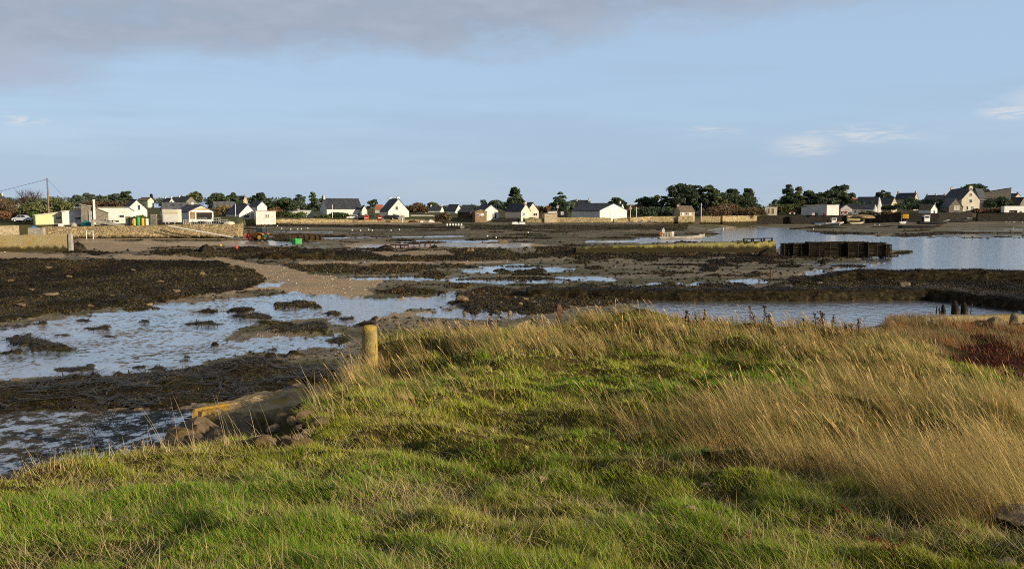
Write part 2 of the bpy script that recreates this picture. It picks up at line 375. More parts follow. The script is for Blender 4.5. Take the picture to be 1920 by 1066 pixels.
LUMPS = [(388, 586, 20, 3), (449, 585, 20, 4), (470, 597, 32, 4), (554, 575, 44, 6), (377, 610, 40, 4), (182, 619, 32, 4), (44, 644, 48, 11), (95, 655, 40, 8), (17, 666, 20, 3), (149, 697, 42, 6), (172, 691, 10, 6), (157, 603, 14, 3), (270, 607, 14, 2.5), (500, 608, 22, 3), (540, 615, 26, 8), (595, 611, 26, 9), (554, 624, 58, 7), (632, 643, 27, 6), (510, 660, 16, 3), (554, 670, 24, 4), (260, 692, 15, 3), (297, 695, 17, 4), (507, 676, 13, 5), (463, 684, 42, 6), (270, 580, 36, 5), (404, 652, 10, 2), (350, 672, 10, 3), (345, 681, 12, 2.5), (625, 590, 12, 3), (650, 600, 16, 4), (480, 683, 50, 6), (600, 690, 40, 5), (80, 610, 12, 2), (115, 631, 20, 2.5), (205, 633, 16, 2.5), (480, 540, 60, 5), (420, 547, 40, 4), (690, 612, 20, 5), (720, 600, 25, 4), (300, 560, 50, 4),
 (808, 517, 22, 7), (945, 510, 20, 4), (1010, 509, 14, 4), (1115, 503, 18, 3), (1330, 506, 18, 6), (1390, 490, 35, 5), (1410, 516, 14, 4), (1440, 492, 22, 4), (1210, 486, 22, 5), (1545, 492, 12, 6), (1350, 492, 20, 4), (1480, 500, 25, 2.5), (1600, 500, 40, 2), (1720, 476, 30, 3), (700, 524, 14, 3), (1500, 523, 20, 4), (1250, 518, 18, 2), (1090, 492, 20, 3),
 (1735, 456, 30, 1), (1860, 456, 34, 1.2), (1930, 461, 24, 2), (1320, 451, 30, 2.5), (1220, 441, 60, 3), (1450, 434, 40, 1.5), (1500, 437, 50, 1.5), (1560, 445, 30, 1), (850, 427, 40, 3), (1150, 446, 40, 2), (1020, 447, 30, 2), (960, 446, 40, 2), (760, 451, 30, 2), (540, 468, 40, 3), (860, 538, 18, 4), (880, 570, 40, 8), (930, 565, 30, 6), (960, 580, 30, 5), (1760, 587, 26, 1.6), (1700, 574, 40, 1.3), (1680, 588, 12, 1)]
WET = [
 ([(-600, 660), (0, 613), (150, 592), (240, 578), (400, 564), (540, 551), (640, 556), (700, 580), (640, 592), (560, 602), (470, 613), (420, 640), (640, 632), (640, 652), (440, 668), (330, 700), (0, 716), (-600, 735)], .62),
 ([(560, 552), (720, 563), (790, 559), (850, 548), (884, 551), (860, 572), (790, 581), (740, 590), (690, 603), (640, 612), (600, 590)], .9), ([(840, 586), (900, 578), (990, 574), (1010, 594), (860, 600), (780, 592)], .85),
 ([(640, 524), (790, 519), (930, 524), (1040, 520), (1140, 522), (1150, 527), (950, 533), (790, 529)], .7),
 ([(860, 506), (950, 496), (1030, 499), (1090, 508), (1000, 513), (870, 513)], .7), ([(1060, 539), (1300, 529), (1430, 523), (1450, 532), (1280, 541), (1090, 543)], .85),
 ([(605, 445.3), (870, 442), (870, 444.6), (605, 449)], 1.0), ([(743, 454), (800, 451), (935, 450), (935, 453.5), (745, 457.5)], 1.0),
 ([(505, 434), (625, 434), (625, 437), (560, 437)], .9), ([(430, 452), (520, 451), (600, 456), (520, 462), (440, 458)], .6), ([(470, 483.5), (640, 482), (640, 485), (480, 485.5)], .9), ([(500, 466), (560, 464), (640, 466), (560, 468)], .5),
 ([(120, 452), (450, 453), (600, 461), (740, 463), (740, 466), (560, 463), (300, 462)], .42), ([(640, 463), (740, 458), (1000, 455), (1000, 466), (900, 464), (760, 464)], .5),
 ([(1185, 449), (1230, 446), (1320, 446), (1350, 438), (1330, 431), (1395, 424), (1470, 427), (1560, 440), (1700, 446), (2700, 449), (2700, 510), (1600, 511), (1500, 517), (1575, 503), (1660, 494), (1600, 487), (1665, 481), (1700, 472), (1450, 466), (1440, 455), (1200, 455)], 1.6),
 ([(1100, 452), (1200, 450), (1200, 455), (1100, 455)], 1.0), ([(1190, 566), (1228, 555), (1500, 555), (1775, 556), (1830, 566), (1920, 580), (2100, 598), (2100, 612), (1730, 612), (1400, 620), (1170, 615)], 1.8),
 ([(1660, 440), (1920, 440), (1920, 447), (1700, 444)], .5), ([(1780, 432), (1920, 428), (1920, 433), (1800, 435)], .5), ([(1480, 492), (1580, 488), (1660, 497), (1560, 503)], .5),
 ([(640, 716), (560, 724), (540, 732), (520, 726), (600, 712), (660, 706)], .9), ([(-600, 790), (0, 780), (180, 768), (330, 775), (400, 785), (330, 860), (-600, 960)], .85),
 ([(490, 533), (540, 530), (520, 541), (470, 542)], .7), ([(900, 470), (960, 474), (940, 482), (880, 478)], .5), ([(1690, 530), (1920, 527), (1920, 531), (1700, 533)], .5),
]
SAND = [
 ([(400, 486), (470, 494), (520, 498), (570, 513), (640, 520), (720, 526), (700, 541), (720, 556), (640, 561), (560, 552), (500, 547), (430, 553), (370, 561), (480, 535), (500, 517), (440, 500)], 1.0),
 ([(-600, 471), (0, 471), (150, 479), (260, 485), (0, 485), (-600, 486)], 1.25), ([(130, 446), (460, 447), (470, 450), (150, 451)], .8), ([(140, 450), (470, 451), (520, 459), (300, 465), (250, 478), (140, 468)], .72), ([(225, 474), (330, 482), (440, 486), (330, 490), (200, 485)], .9),
 ([(740, 560), (800, 556), (830, 562), (760, 570)], .8), ([(700, 584), (800, 582), (820, 592), (700, 604)], .9), ([(420, 632), (540, 615), (640, 625), (560, 640)], .5),
 ([(1600, 471), (1670, 471), (1715, 474.5), (1660, 478)], .9), ([(440, 409), (640, 408), (690, 412), (830, 412), (830, 419), (640, 422), (440, 418)], 1.3), ([(230, 486), (410, 487), (400, 490), (250, 490)], .8),
 ([(560, 491), (800, 492), (980, 491), (900, 496), (560, 495.5)], 1.0), ([(640, 457), (1000, 456), (1040, 462), (900, 465), (640, 464)], .8), ([(690, 472), (830, 471), (850, 479), (720, 481)], .8), ([(560, 450), (640, 450), (760, 452), (700, 458), (560, 456)], .5), ([(1830, 408), (2300, 408), (2300, 413), (1830, 413)], .9), ([(1270, 414), (1340, 414), (1340, 418), (1270, 418)], .9)]
def masks(px, py):
    """weed, wet and sand cover (about 0..1) at points of the flats"""
    n = fbm(px / 46, py / 11, 3, 5) - .5; n2 = fbm(px / 14, py / 4, 9, 3) - .5
    dw = n * 52 + n2 * 24
    thin = np.clip((py - 412) / 60, .18, 1)
    def cover(lst):
        out = np.zeros(px.shape)
        for poly, s in lst:
            ys = [q[1] for q in poly]; hh = min(1.0, (max(ys) - min(ys)) / 24 + .1)
            out = np.maximum(out, s * sst(-5, 9, (sd_poly(px, py, poly) + dw * thin * hh) / np.maximum(thin * hh, .3)))
        return out
    weed, wet, sand = cover(WEED), cover(WET), cover(SAND)
    for cx, cy, rx, ry in LUMPS:
        r = np.hypot((px - cx) / rx, (py - cy) / ry)
        weed = np.maximum(weed, sst(1.25, .55, r + (n * 1.3 + n2 * .8)))
    weed = np.where(wet > 1.05, 0, weed)
    st = fbm(px / 90 + 40, py / 3.6, 21, 4)                         # stray streaks of weed all over the far flats
    weed = np.maximum(weed, .85 * sst(.62, .70, st) * sst(412, 425, py) * sst(560, 520, py) * (wet < 1.2))
    weed = weed * (1 - .75 * np.clip(sand, 0, 1))
    return weed, wet, sand
# ---------------------------------------------------------------- the ground: one sheet out to the horizon
py_rows = np.concatenate([np.arange(1100, 640, -2.6), np.arange(640, 476, -1.5), np.arange(476, 454, -.85), np.arange(454, 409, -.32), np.arange(409, 403, -.6), np.arange(403, 395, -.5), [395, 394.4, 394, 393.7, 393.5, 393.3]])
yr = EYE * F / (py_rows - YH)
pxc = np.concatenate([np.linspace(-2600, -560, 40, endpoint=False), np.linspace(-560, 2480, 1380), np.linspace(2540, 4500, 40)])
gx = (pxc[None, :] - CX) / F * yr[:, None]; gy = np.repeat(yr[:, None], len(pxc), 1)
zb0, isl = land(gx, gy)
ppx, ppy = proj(gx, gy, zb0)
weed, wet, sand = masks(ppx, ppy)
fl = ~isl
rough = fbm(gx * .9, gy * .9, 5, 4) - .5
wl = np.clip(weed - .25, 0, 1)
bumps = np.clip(1.5 * fbm(gx * .6, gy * .42, 8, 4) - .25, 0, 1)
zz = zb0 + .05 + rough * .06
zz = np.where(fl, zz + wl * (.05 + (.30 + .26 * sst(105, 60, gy) - .12 * sst(45, 28, gy)) * np.maximum(bumps - .33, 0) * np.clip(80 / gy, .45, 1)) + np.clip(sand, 0, 1) * .05, zb0 + (fbm(gx * .2, gy * .2, 2) - .5) * .3)
pool = np.clip(wet, 0, 2) * (1 - .9 * np.clip(weed, 0, 1))
zz = np.where(fl, zz - np.clip(pool - .74, 0, 1) * .9 - np.clip(pool - 1.2, 0, 1) * 1.2 - zb0 * np.clip(pool - .5, 0, .4) / .4, zz)
nr, nc = gx.shape
V = np.stack([gx, gy, zz], -1).reshape(-1, 3)
ii = (np.arange(nr - 1)[:, None] * nc + np.arange(nc - 1)[None, :]).ravel()
Q = np.stack([ii, ii + 1, ii + nc + 1, ii + nc], 1)
mk = np.stack([np.where(fl, weed, 0), np.where(fl, wet, 0), np.where(fl, sand, 0)], -1).reshape(-1, 3)
me = np_mesh("ground", V, quads=Q, col=np.clip(mk, 0, 2), smooth=True)
a = me.attributes.new("inland", "FLOAT", "POINT"); a.data.foreach_set("value", isl.ravel().astype(np.float32))
m, t, b = new_mat("tidal_ground"); p = t.pos()
at_ = t.node("ShaderNodeAttribute", attribute_name="col"); sc_ = t.node("ShaderNodeSeparateColor"); t.put(sc_.inputs[0], at_.outputs["Color"])
aw, awt, asd = sc_.outputs
inl = t.node("ShaderNodeAttribute", attribute_name="inland").outputs["Fac"]
n1 = t.noise(p, .25, 5, .6); n2 = t.noise(p, 1.7, 6, .65); n3 = t.noise(t.scale(p, (.7, .5, 1)), 6.0, 7, .72); n4 = t.noise(p, 22, 4, .65)
wv = t.m("ADD", aw, t.m("ADD", t.m("MULTIPLY", t.m("SUBTRACT", n2, .5), 1.7), t.m("MULTIPLY", t.m("SUBTRACT", n3, .5), 1.5)))
wf = t.ss(wv, .36, .58)
mud = t.mix(t.ss(n1, .35, .65), (.160, .135, .100), (.235, .195, .14)); n0 = t.noise(t.scale(p, (.35, 1, 1)), .11, 6, .65); n5 = t.noise(t.scale(p, (.4, 1, 1)), .07, 6, .65, .6)
mud = t.mix(t.ss(n2, .45, .62), mud, (.10, .088, .055)); mud = t.mix(t.ss(n0, .47, .57), mud, (.082, .078, .034)); mud = t.mix(t.ss(n5, .53, .60), mud, (.23, .175, .11)); mud = t.mix(t.ss(n3, .5, .62), mud, (.075, .062, .042))
vor = t.voro(p, 9.0); shell = t.ss(vor.outputs["Distance"], .22, .12)
sv = t.node("ShaderNodeSeparateColor"); t.put(sv.inputs[0], vor.outputs["Color"])
shell = t.m("MULTIPLY", shell, t.ss(sv.outputs[0], .6, .9))
mud = t.mix(t.m("MULTIPLY", shell, .7), mud, (.42, .37, .29))
sandc = t.mix(t.ss(n1, .4, .6), (.39, .275, .15), (.29, .225, .14)); sandc = t.mix(t.ss(n3, .45, .7), sandc, (.20, .145, .095)); sandc = t.mix(shell, sandc, (.60, .52, .42))
c = t.mix(t.ss(t.m("ADD", asd, t.m("MULTIPLY", t.m("SUBTRACT", n2, .5), .6)), .35, .75), mud, sandc)
wetv = t.m("ADD", t.m("MULTIPLY_ADD", awt, .9, .06), t.m("ADD", t.m("MULTIPLY", t.m("SUBTRACT", n3, .5), 2.2), t.m("ADD", t.m("MULTIPLY", t.m("SUBTRACT", n2, .5), .9), t.m("MULTIPLY", t.m("SUBTRACT", n1, .5), .9))))
wt = t.ss(wetv, .38, .56)
c = t.mix(wt, c, t.mul(c, (.85, .85, .88)))
weedc = t.mix(t.ss(n3, .38, .62), (.010, .008, .004), (.046, .035, .012)); weedc = t.mix(t.ss(n1, .55, .7), weedc, (.05, .045, .014)); weedc = t.mix(t.m("MULTIPLY", t.ss(n2, .66, .74), .5), weedc, (.12, .06, .025))
c = t.mix(wf, c, weedc)
lc = t.mix(t.ss(n1, .4, .6), (.10, .085, .035), (.055, .065, .022)); c = t.mix(inl, c, lc)
t.put(b.inputs["Base Color"], c)
rg = t.mixf(wt, .75, .10); rg = t.mixf(wf, rg, .7); rg = t.mixf(inl, rg, .95)
t.put(b.inputs["Roughness"], rg); t.put(b.inputs["Specular IOR Level"], t.m("MULTIPLY", t.mixf(wt, .08, 1.0), t.mixf(wf, 1.0, .25)))
hb = t.m("ADD", t.m("MULTIPLY", n3, t.mixf(wf, .35, 1.1)), t.m("MULTIPLY", n4, t.mixf(wt, .35, .12)))
t.put(b.inputs["Normal"], t.bump(hb, t.mixf(wt, .75, .16), .10))
gl = t.node("ShaderNodeBsdfGlossy"); gl.inputs["Color"].default_value = (.86, .88, .9, 1); gl.inputs["Roughness"].default_value = .12; t.l.new(b.inputs["Normal"].links[0].from_socket, gl.inputs["Normal"])
ms = t.node("ShaderNodeMixShader"); t.put(ms.inputs[0], t.m("MULTIPLY", t.m("MULTIPLY", wt, .5), t.m("MULTIPLY", t.m("SUBTRACT", 1.0, wf), t.m("SUBTRACT", 1.0, inl)))); t.l.new(b.outputs[0], ms.inputs[1]); t.l.new(gl.outputs[0], ms.inputs[2]); t.l.new(ms.outputs[0], t.n["Material Output"].inputs[0])
ground = tag(link("ground", me, m), kind="structure")
# ---------------------------------------------------------------- water
m, t, b = new_mat("sea_water"); p = t.pos()
b.inputs["Base Color"].default_value = (.21, .22, .23, 1); b.inputs["Roughness"].default_value = .09; b.inputs["IOR"].default_value = 1.55
hn = t.m("ADD", t.noise(t.scale(p, (1, .6, 1)), 1.8, 4), t.m("MULTIPLY", t.noise(t.scale(p, (1, .6, 1)), 8, 4), .2))
t.put(b.inputs["Normal"], t.bump(hn, .42, .3))
gl = t.node("ShaderNodeBsdfGlossy"); gl.inputs["Color"].default_value = (.98, .96, .94, 1); gl.inputs["Roughness"].default_value = .09; t.l.new(b.inputs["Normal"].links[0].from_socket, gl.inputs["Normal"])
ms = t.node("ShaderNodeMixShader"); ms.inputs[0].default_value = .6; t.l.new(b.outputs[0], ms.inputs[1]); t.l.new(gl.outputs[0], ms.inputs[2]); t.l.new(ms.outputs[0], t.n["Material Output"].inputs[0])
wb = MB(); N = 24
xs = np.linspace(-420, 420, N + 1); ysg = np.linspace(8, 345, N + 1)
wv_ = [(x, y, 0.0) for y in ysg for x in xs]; wb.v = wv_
for j in range(N):
    for i in range(N): k = j * (N + 1) + i; wb.f.append((k, k + 1, k + N + 2, k + N + 1)); wb.m.append(0)
tag(wb.build("water", m, smooth=True), kind="structure")
# ---------------------------------------------------------------- the grassy bank in front
def xr_edge(y): return np.interp(y, [-40, 2, 4, 6, 8, 10, 13, 16, 19, 22, 40], [2.6, 2.4, 2.75, 3.5, 4.5, 5.5, 6.9, 7.6, 7.6, 6.6, 6.0])
def zbank(x, y):
    zc = np.interp(y, [-40, 0, 4, 6.4, 9, 13.5, 18, 20.5, 23, 27, 31, 36], [4.5, 4.45, 4.38, 4.12, 3.85, 3.52, 3.32, 3.20, 1.7, -.5, -.9, -.9])
    hf = 1 - .85 * sst(-.8, -2.0, x) * sst(11.5, 9, y)
    zc = zc - .15 * sst(-.9, -2.4, x) * sst(10.5, 8.5, y)
    zc = zc - .38 * sst(-.3, -2.6, x) * sst(10.5, 12.5, y) * sst(19, 17, y)
    zc = zc + .30 * np.exp(-((x - 3.0) / 1.7) ** 2) * sst(15, 19.5, y) * sst(22.5, 20.8, y)
    zc = zc + hf * (fbm(x * .35, y * .35, 41, 2) - .5) * .36 * sst(2, 7, y) + hf * (fbm(x * 1.15, y * 1.5, 42, 3) - .5) * .40 * (.45 + .55 * sst(4, 8, y)) + (fbm(x * 3.1, y * 3.6, 50, 2) - .5) * .13 * sst(17, 9, y) - hf * np.abs(fbm(x * .8, y * 1.0, 49, 3) - .5) * .5 * sst(5, 9, y)
    xl = np.interp(y, [-40, 3, 4.5, 6.4, 7.5, 8.3, 9, 12, 17, 20, 23, 40], [-9, -6.0, -5.0, -3.95, -3.2, -2.5, -2.1, -2.3, -2.9, -2.7, -2.3, -2.0])
    xr = xr_edge(y)
    dl = np.maximum(xl + (fbm(y * .8, x * .3, 44, 3) - .5) * .9 - x, 0); dr = np.maximum(x - xr - (fbm(y * .6, x * .2, 45, 3) - .5) * 1.2, 0)
    z = zc - np.where(dl < .5, dl * dl * 1.15, .29 + (dl - .5) * 1.25)
    ter = 1.75 + (fbm(x * .6, y * .6, 47, 3) - .5) * .35 - .04 * np.maximum(x - 12, 0) - sst(35.5, 40, y) * 2.4
    side = zc - np.where(dr < .8, dr * dr * .45, .288 + (dr - .8) * .75)
    side = np.where(dr > 0, side, zc)
    tmix = sst(1575, 1680, CX + F * x / np.maximum(y, 1)) * sst(3.5, 5, x)
    z = np.where(x > xr, np.minimum(side, z + 9), z)
    z = np.where(x > 2.5, np.maximum(z, ter * tmix + (1 - tmix) * -2 + np.where(y > 34, 0, 0)), z)
    sh_ = sst(-6.3, -5.2, x) * sst(-.6, -2.4, x) * sst(11.2, 12.8, y) * sst(19.5, 16.5, y); z = np.maximum(z, sh_ * (1.86 + (fbm(x * 2, y * 2, 48, 3) - .5) * .5) - (1 - sh_) * 2)
    return np.maximum(z, -1.2)
def zb1(x, y): return float(zbank(np.array([float(x)]), np.array([float(y)]))[0])
bx = np.linspace(-9, 34, 330); by = np.concatenate([np.linspace(-14, 3, 30, endpoint=False), np.linspace(3, 42, 360)])
BX, BY = np.meshgrid(bx, by); BZ = zbank(BX, BY)
n_r, n_c = BX.shape
ii = (np.arange(n_r - 1)[:, None] * n_c + np.arange(n_c - 1)[None, :]).ravel()
me = np_mesh("bank", np.stack([BX, BY, BZ], -1).reshape(-1, 3), quads=np.stack([ii, ii + 1, ii + n_c + 1, ii + n_c], 1), smooth=True)
m, t, b = new_mat("bank_soil"); p = t.pos()
c = t.mix(t.ss(t.noise(p, 1.2, 5), .4, .62), (.050, .048, .012), (.075, .052, .018)); c = t.mix(t.ss(t.noise(p, 14, 5, .7), .5, .7), c, (.085, .065, .032))
t.put(b.inputs["Base Color"], c); b.inputs["Roughness"].default_value = .95; b.inputs["Specular IOR Level"].default_value = .03; t.put(b.inputs["Normal"], t.bump(t.noise(p, 16, 6, .7), .8, .05))
tag(link("grassy_bank_ground", me, m), kind="structure")
# ---------------------------------------------------------------- buildings
def slab_roof(w, l, he, hr, o=.25, g=.14, th=.16):
    k = (hr - he) / (w / 2)
    return MB().prism([(-w / 2 - o, he - o * k), (0, hr), (w / 2 + o, he - o * k), (w / 2 + o, he - o * k + th), (0, hr + th * 1.25), (-w / 2 - o, he - o * k + th)], -l / 2 - g, l / 2 + g)
def opening(root, kind, face, u, z, w, h, W, L, frame=True, mat=None, fmat=None, he=0, hr=0):
    """a window or door let into a wall: face f(ront gable), b, l, r (long sides), s / t (left / right roof slope)"""
    mat = mat or M["glass"]; fmat = fmat or M["frame"]
    if face in "st":
        sl = math.atan2(hr - he, W / 2); sg = -1 if face == "s" else 1
        e = bpy.data.objects
        q = MB().box((0, 0, 0), (w, h, .10)); p = q.build(kind, mat, root)
        xx = sg * (W / 2) * (1 - z); p.location = (xx, u, he + (hr - he) * z + .23); p.rotation_euler = (0, sg * sl, 0)
        f = MB(); f.box((0, h / 2 + .04, .01), (w + .16, .08, .14)); f.box((0, -h / 2 - .04, .01), (w + .16, .08, .14)); f.box((w / 2 + .04, 0, .01), (.08, h, .14)); f.box((-w / 2 - .04, 0, .01), (.08, h, .14))
        f.build("frame", M["slate2"], p); return p
    pos = {"f": (u, -L / 2 - .02, 0), "b": (u, L / 2 + .02, math.pi), "l": (-W / 2 - .02, u, -math.pi / 2), "r": (W / 2 + .02, u, math.pi / 2)}[face]
    p = MB().box((0, 0, 0), (w, .08, h)).build(kind, mat, root); p.location = (pos[0], pos[1], z + h / 2); p.rotation_euler = (0, 0, pos[2])
    if frame:
        f = MB(); k = .09
        f.box((0, -.02, h / 2 + k / 2), (w + 2 * k, .12, k)); f.box((0, -.04, -h / 2 - k / 2), (w + 3 * k, .18, k))
        f.box((-w / 2 - k / 2, -.02, 0), (k, .12, h)); f.box((w / 2 + k / 2, -.02, 0), (k, .12, h))
        if w > .7: f.box((0, -.03, 0), (k * .7, .10, h))
        f.build("frame", fmat, p)
    return p
def house(name, label, corner, Y, base, eave, ridge, gable, side, ang, wall="white", roof="slate", chim=(), wins=(), cat="house", group=None, over=.2, gwall=None):
    """a pitched-roof building from what the photo shows: the corner between gable and long side (px), the widths of both, eave and ridge heights"""
    s = Y / F; p0 = at(corner, base, Y); a = R(ang)
    w = gable * s / max(math.cos(a), .12); l = side * s / max(math.sin(abs(a)), .12)
    he = (base - eave) * s; hr = (base - ridge) * s
    rz = a - math.atan((corner - CX) / F)
    cl = Vector((-w / 2 if ang > 0 else w / 2, -l / 2, 0))
    root = empty(name, p0 - Matrix.Rotation(rz, 3, "Z") @ cl, label, cat, rz, group)
    q = MB(); B = -1.6
    pr = [(-w / 2, B), (w / 2, B), (w / 2, he), (0, hr), (-w / 2, he)]
    q.prism(pr, -l / 2, l / 2); q.build("wall", M[wall], root)
    rf = slab_roof(w, l, he, hr, over, .12).build("roof", M[roof], root)
    rg = MB().tube([(0, -l / 2 - .13, hr + .2), (0, l / 2 + .13, hr + .2)], .11, 6).build("ridge_tiles", M["slate2"] if roof != "redroof" else M["redroof"], rf)
    for (yy, cw, ch, cm) in chim:                                   # yy: -1 front gable .. 1 back
        ty = yy * (l / 2 - .35)
        c = MB().box((0, ty, hr - .6 + ch / 2), (cw, .6, ch + 1.2)); c.box((0, ty, hr + ch + .06), (cw + .16, .76, .13))
        c = c.build("chimney", M[cm], rf)
        MB().tube([(-cw / 5, ty, hr + ch + .12), (-cw / 5, ty, hr + ch + .42)], .1, 6).tube([(cw / 5, ty, hr + ch + .12), (cw / 5, ty, hr + ch + .42)], .1, 6).build("chimney_pot", M["redroof"], rf)
    for wdef in wins:
        kind, face, u, z, ww, hh = wdef[:6]; mt = wdef[6] if len(wdef) > 6 else None
        L_ = w if face in "fb" else l
        opening(root, kind, face, u * L_ / 2, z * (he if face not in "st" else 1), ww, hh, w, l, mat=M[mt] if mt else None, he=he, hr=hr)
    return root
def shed(name, label, px, Y, base, prof, depth, ang=0.0, wall="white", roof=None, wins=(), cat="shed", roofth=.16, group=None):
    """a building with an arbitrary front outline [(px, py), ...] above its base, extruded back by depth metres"""
    s = Y / F; p0 = at(px, base, Y); a = R(ang); rz = a - math.atan((px - CX) / F)
    ca = max(math.cos(a), .2)
    pts = [((x - px) * s / ca, (base - y) * s) for x, y in prof]
    root = empty(name, p0, label, cat, rz, group)
    xs = [p[0] for p in pts]; lo, hi = min(xs), max(xs)
    MB().prism([(hi, -1.5)] + pts[::-1] + [(lo, -1.5)], 0, depth).build("wall", M[wall], root)
    if roof:
        up = [(x, z + roofth) for x, z in pts]
        up[0] = (up[0][0] - .2, up[0][1]); up[-1] = (up[-1][0] + .2, up[-1][1])
        dn = [(x, z + .015) for x, z in pts]; dn[0] = (dn[0][0] - .2, dn[0][1]); dn[-1] = (dn[-1][0] + .2, dn[-1][1])
        MB().prism(dn + up[::-1], -.2, depth + .2).build("roof", M[roof], root)
    for kind, x0, x1, y0, y1, mt in wins:
        cx, w, z, h = ((x0 + x1) / 2 - px) * s / ca, (x1 - x0) * s / ca, (base - y1) * s, (y1 - y0) * s
        q = MB().box((cx, -.02, z + h / 2), (w, .08, h)).build(kind, M[mt], root)
        f = MB(); k = .1
        f.box((cx, -.05, z + h + k / 2), (w + 2 * k, .12, k)); f.box((cx, -.05, z - k / 2), (w + 2 * k, .14, k)); f.box((cx - w / 2 - k / 2, -.05, z + h / 2), (k, .12, h)); f.box((cx + w / 2 + k / 2, -.05, z + h / 2), (k, .12, h))
        f.build("frame", M["frame"], q)
    return root
HG = "white slate-roofed houses along the far shore"
# ---- left, on and behind the quay
shed("corrugated_shed", "long low shed of pale yellow corrugated sheet beside the utility pole", 67, 181, 421, [(67, 404.5), (117, 397.5)], 6, 4, "yellow_sheet", "cream", [("window", 101, 111, 406.5, 410.5, "glass")])
shed("flat_shed", "plain white sloping-roofed shed joined to the yellow corrugated one", 117.3, 181.3, 421.5, [(117.3, 397.5), (139, 394.5), (152, 394.5)], 6, 4, "white", "cream", [("window", 139, 148, 407.5, 411, "glass")])
r = shed("stone_shed", "grey rubble-stone shed with steep single-slope roof and tall white flue", 152.5, 180, 415, [(152.5, 383.5), (170, 387.5), (199, 399.5), (199, 400)], 7, 0, "granite", "concrete", [])
s_ = 180 / F
fl_ = MB().box((22.5 * s_, -.35, 1.9), (.42, .42, 4.9)); fl_.box((22.5 * s_, -.35, 4.38), (.52, .52, .12)); fl_.build("chimney", M["white"], r)
MB().box((17 * s_, -.12, .8), (.9, .2, 2.6)).build("buttress", M["concrete"], r)
shed("white_shed", "low white flat-roofed shed between the rubble-stone shed and the barrels", 185, 190, 421, [(185, 389.5), (238, 389.5), (246, 396)], 9, 0, "white", "concrete", [("window", 221, 229, 403.5, 407.5, "glass")])
house("gabled_house", "white house whose plain gable rises behind the flat white shed", 237.5, 232, 403, 393, 375.5, 36, 9, 22, chim=(), wins=[("window", "f", .2, .95, .6, 1.3)], group=HG)
house("long_house", "long low house with grey slate roof and three roof windows behind the barrels", 308, 262, 405.5, 398, 381, 7, 46, -80, roof="slate2", wins=[("roof_window", "t", -.2, .72, .9, .8), ("roof_window", "t", .4, .72, .9, .8), ("roof_window", "t", -.12, .2, 1.2, .9)], group=HG)
r = house("oyster_workshop", "white oyster workshop with open dark front and tan gable above it", 354.5, 190, 411, 396.5, 386, 44, 26, 32, wall="white", roof="slate", cat="workshop", over=.35)
W_ = 44 * 190 / F / math.cos(R(32)); L_ = 26 * 190 / F / math.sin(R(32))
MB().prism([(-W_ * .36, 1.95), (W_ * .40, 1.95), (W_ * .40, 2.0), (0, 2.55), (-W_ * .36, 2.0)], -L_ / 2 - .06, -L_ / 2 + .05).build("gable_panel", M["tan"], r)
MB().box((W_ * .12, -L_ / 2 - .03, .72), (W_ * .64, .12, 1.42)).build("doorway", M["dark"], r)  # dark panel stands in for the shaded interior of the open front
MB().box((-W_ * .36, -L_ / 2 - .03, .85), (W_ * .2, .12, 1.5)).build("door", M["wood"], r)
MB().box((0, -L_ / 2 - .12, 1.62), (W_ * .84, .22, .1)).build("lintel", M["white"], r)
house("workshop_house", "white lean-roofed house front left of the flat white annexe, long dark roof", 449, 262, 411.5, 401, 384, 31, 24, 38, wall="white", roof="slate", wins=[("window", "f", -.15, .35, 1.9, .75), ("door", "f", .62, 0, 1.6, 1.8, "greywall")], group=HG)
house("gabled_house", "small white gabled house rising directly behind the flat white annexe", 482.5, 285, 405, 387, 378, 18, 16, 35, chim=(), wins=[], group=HG)
shed("flat_annexe", "plain white flat-roofed annexe with two tall narrow windows", 480, 258, 411.5, [(480, 396), (516, 396)], 8, 4, "white", "concrete", [("window", 498.5, 500.5, 402, 408.5, "wood"), ("window", 502, 504, 402, 408.5, "wood")])
shed("grey_shed", "grey sloping-roofed shed behind the hedge and parked car", 541, 300, 409, [(541, 397), (566, 394), (588, 394.5)], 8, 5, "greywall", "slate2")
house("gabled_house", "small white house showing through the gap between two dark pines", 556, 420, 392, 381, 373, 11, 8, 30, chim=((-1, .7, .8, "white"),), group=HG)
house("stone_house", "brown stone house with dark roof on the rise behind the workshop", 347, 440, 389, 380, 369, 22, 18, 35, wall="granite", roof="slate", wins=[("window", "f", .2, .5, 1, 1.2, "frame")])
house("gabled_house", "white gabled house with two chimneys left of the brown stone house", 317, 450, 387, 380, 372, 10, 12, 35, chim=((-1, .7, .7, "white"), (1, .7, .7, "white")), group=HG)
house("gabled_house", "white-gabled house half hidden between the two left-hand hilltop chimneys", 331, 470, 385, 376, 370, 12, 14, 40, chim=((-1, .7, .7, "white"),), group=HG)
house("barn", "broad grey sheet-roofed barn behind the workshop and brown scrub", 404, 300, 402, 391, 379, 7, 38, -75, wall="greywall", roof="slate2", cat="barn")
house("gabled_house", "white low house with a tan gable partly behind the round pine", 432, 330, 399, 388, 381, 18, 10, -40, wall="white", roof="brownroof", group=HG)
house("gabled_house", "small stone-gabled house on the skyline behind the pines", 456, 470, 385, 376, 368, 8, 12, 35, wall="tan", roof="slate", chim=((-1, .7, .6, "tan"),), group=None)
house("cream_house", "cream house with two chimneys at the far left edge above brown scrub", 6, 330, 386, 377, 367, 16, 8, -60, wall="cream", roof="slate", chim=((-1, .8, .9, "cream"), (1, .8, .9, "cream")), wins=[])
house("cream_house", "little cream gabled house on the skyline above the long slate roof", 277, 520, 384, 376, 370.5, 11, 16, 40, wall="cream", roof="brownroof")
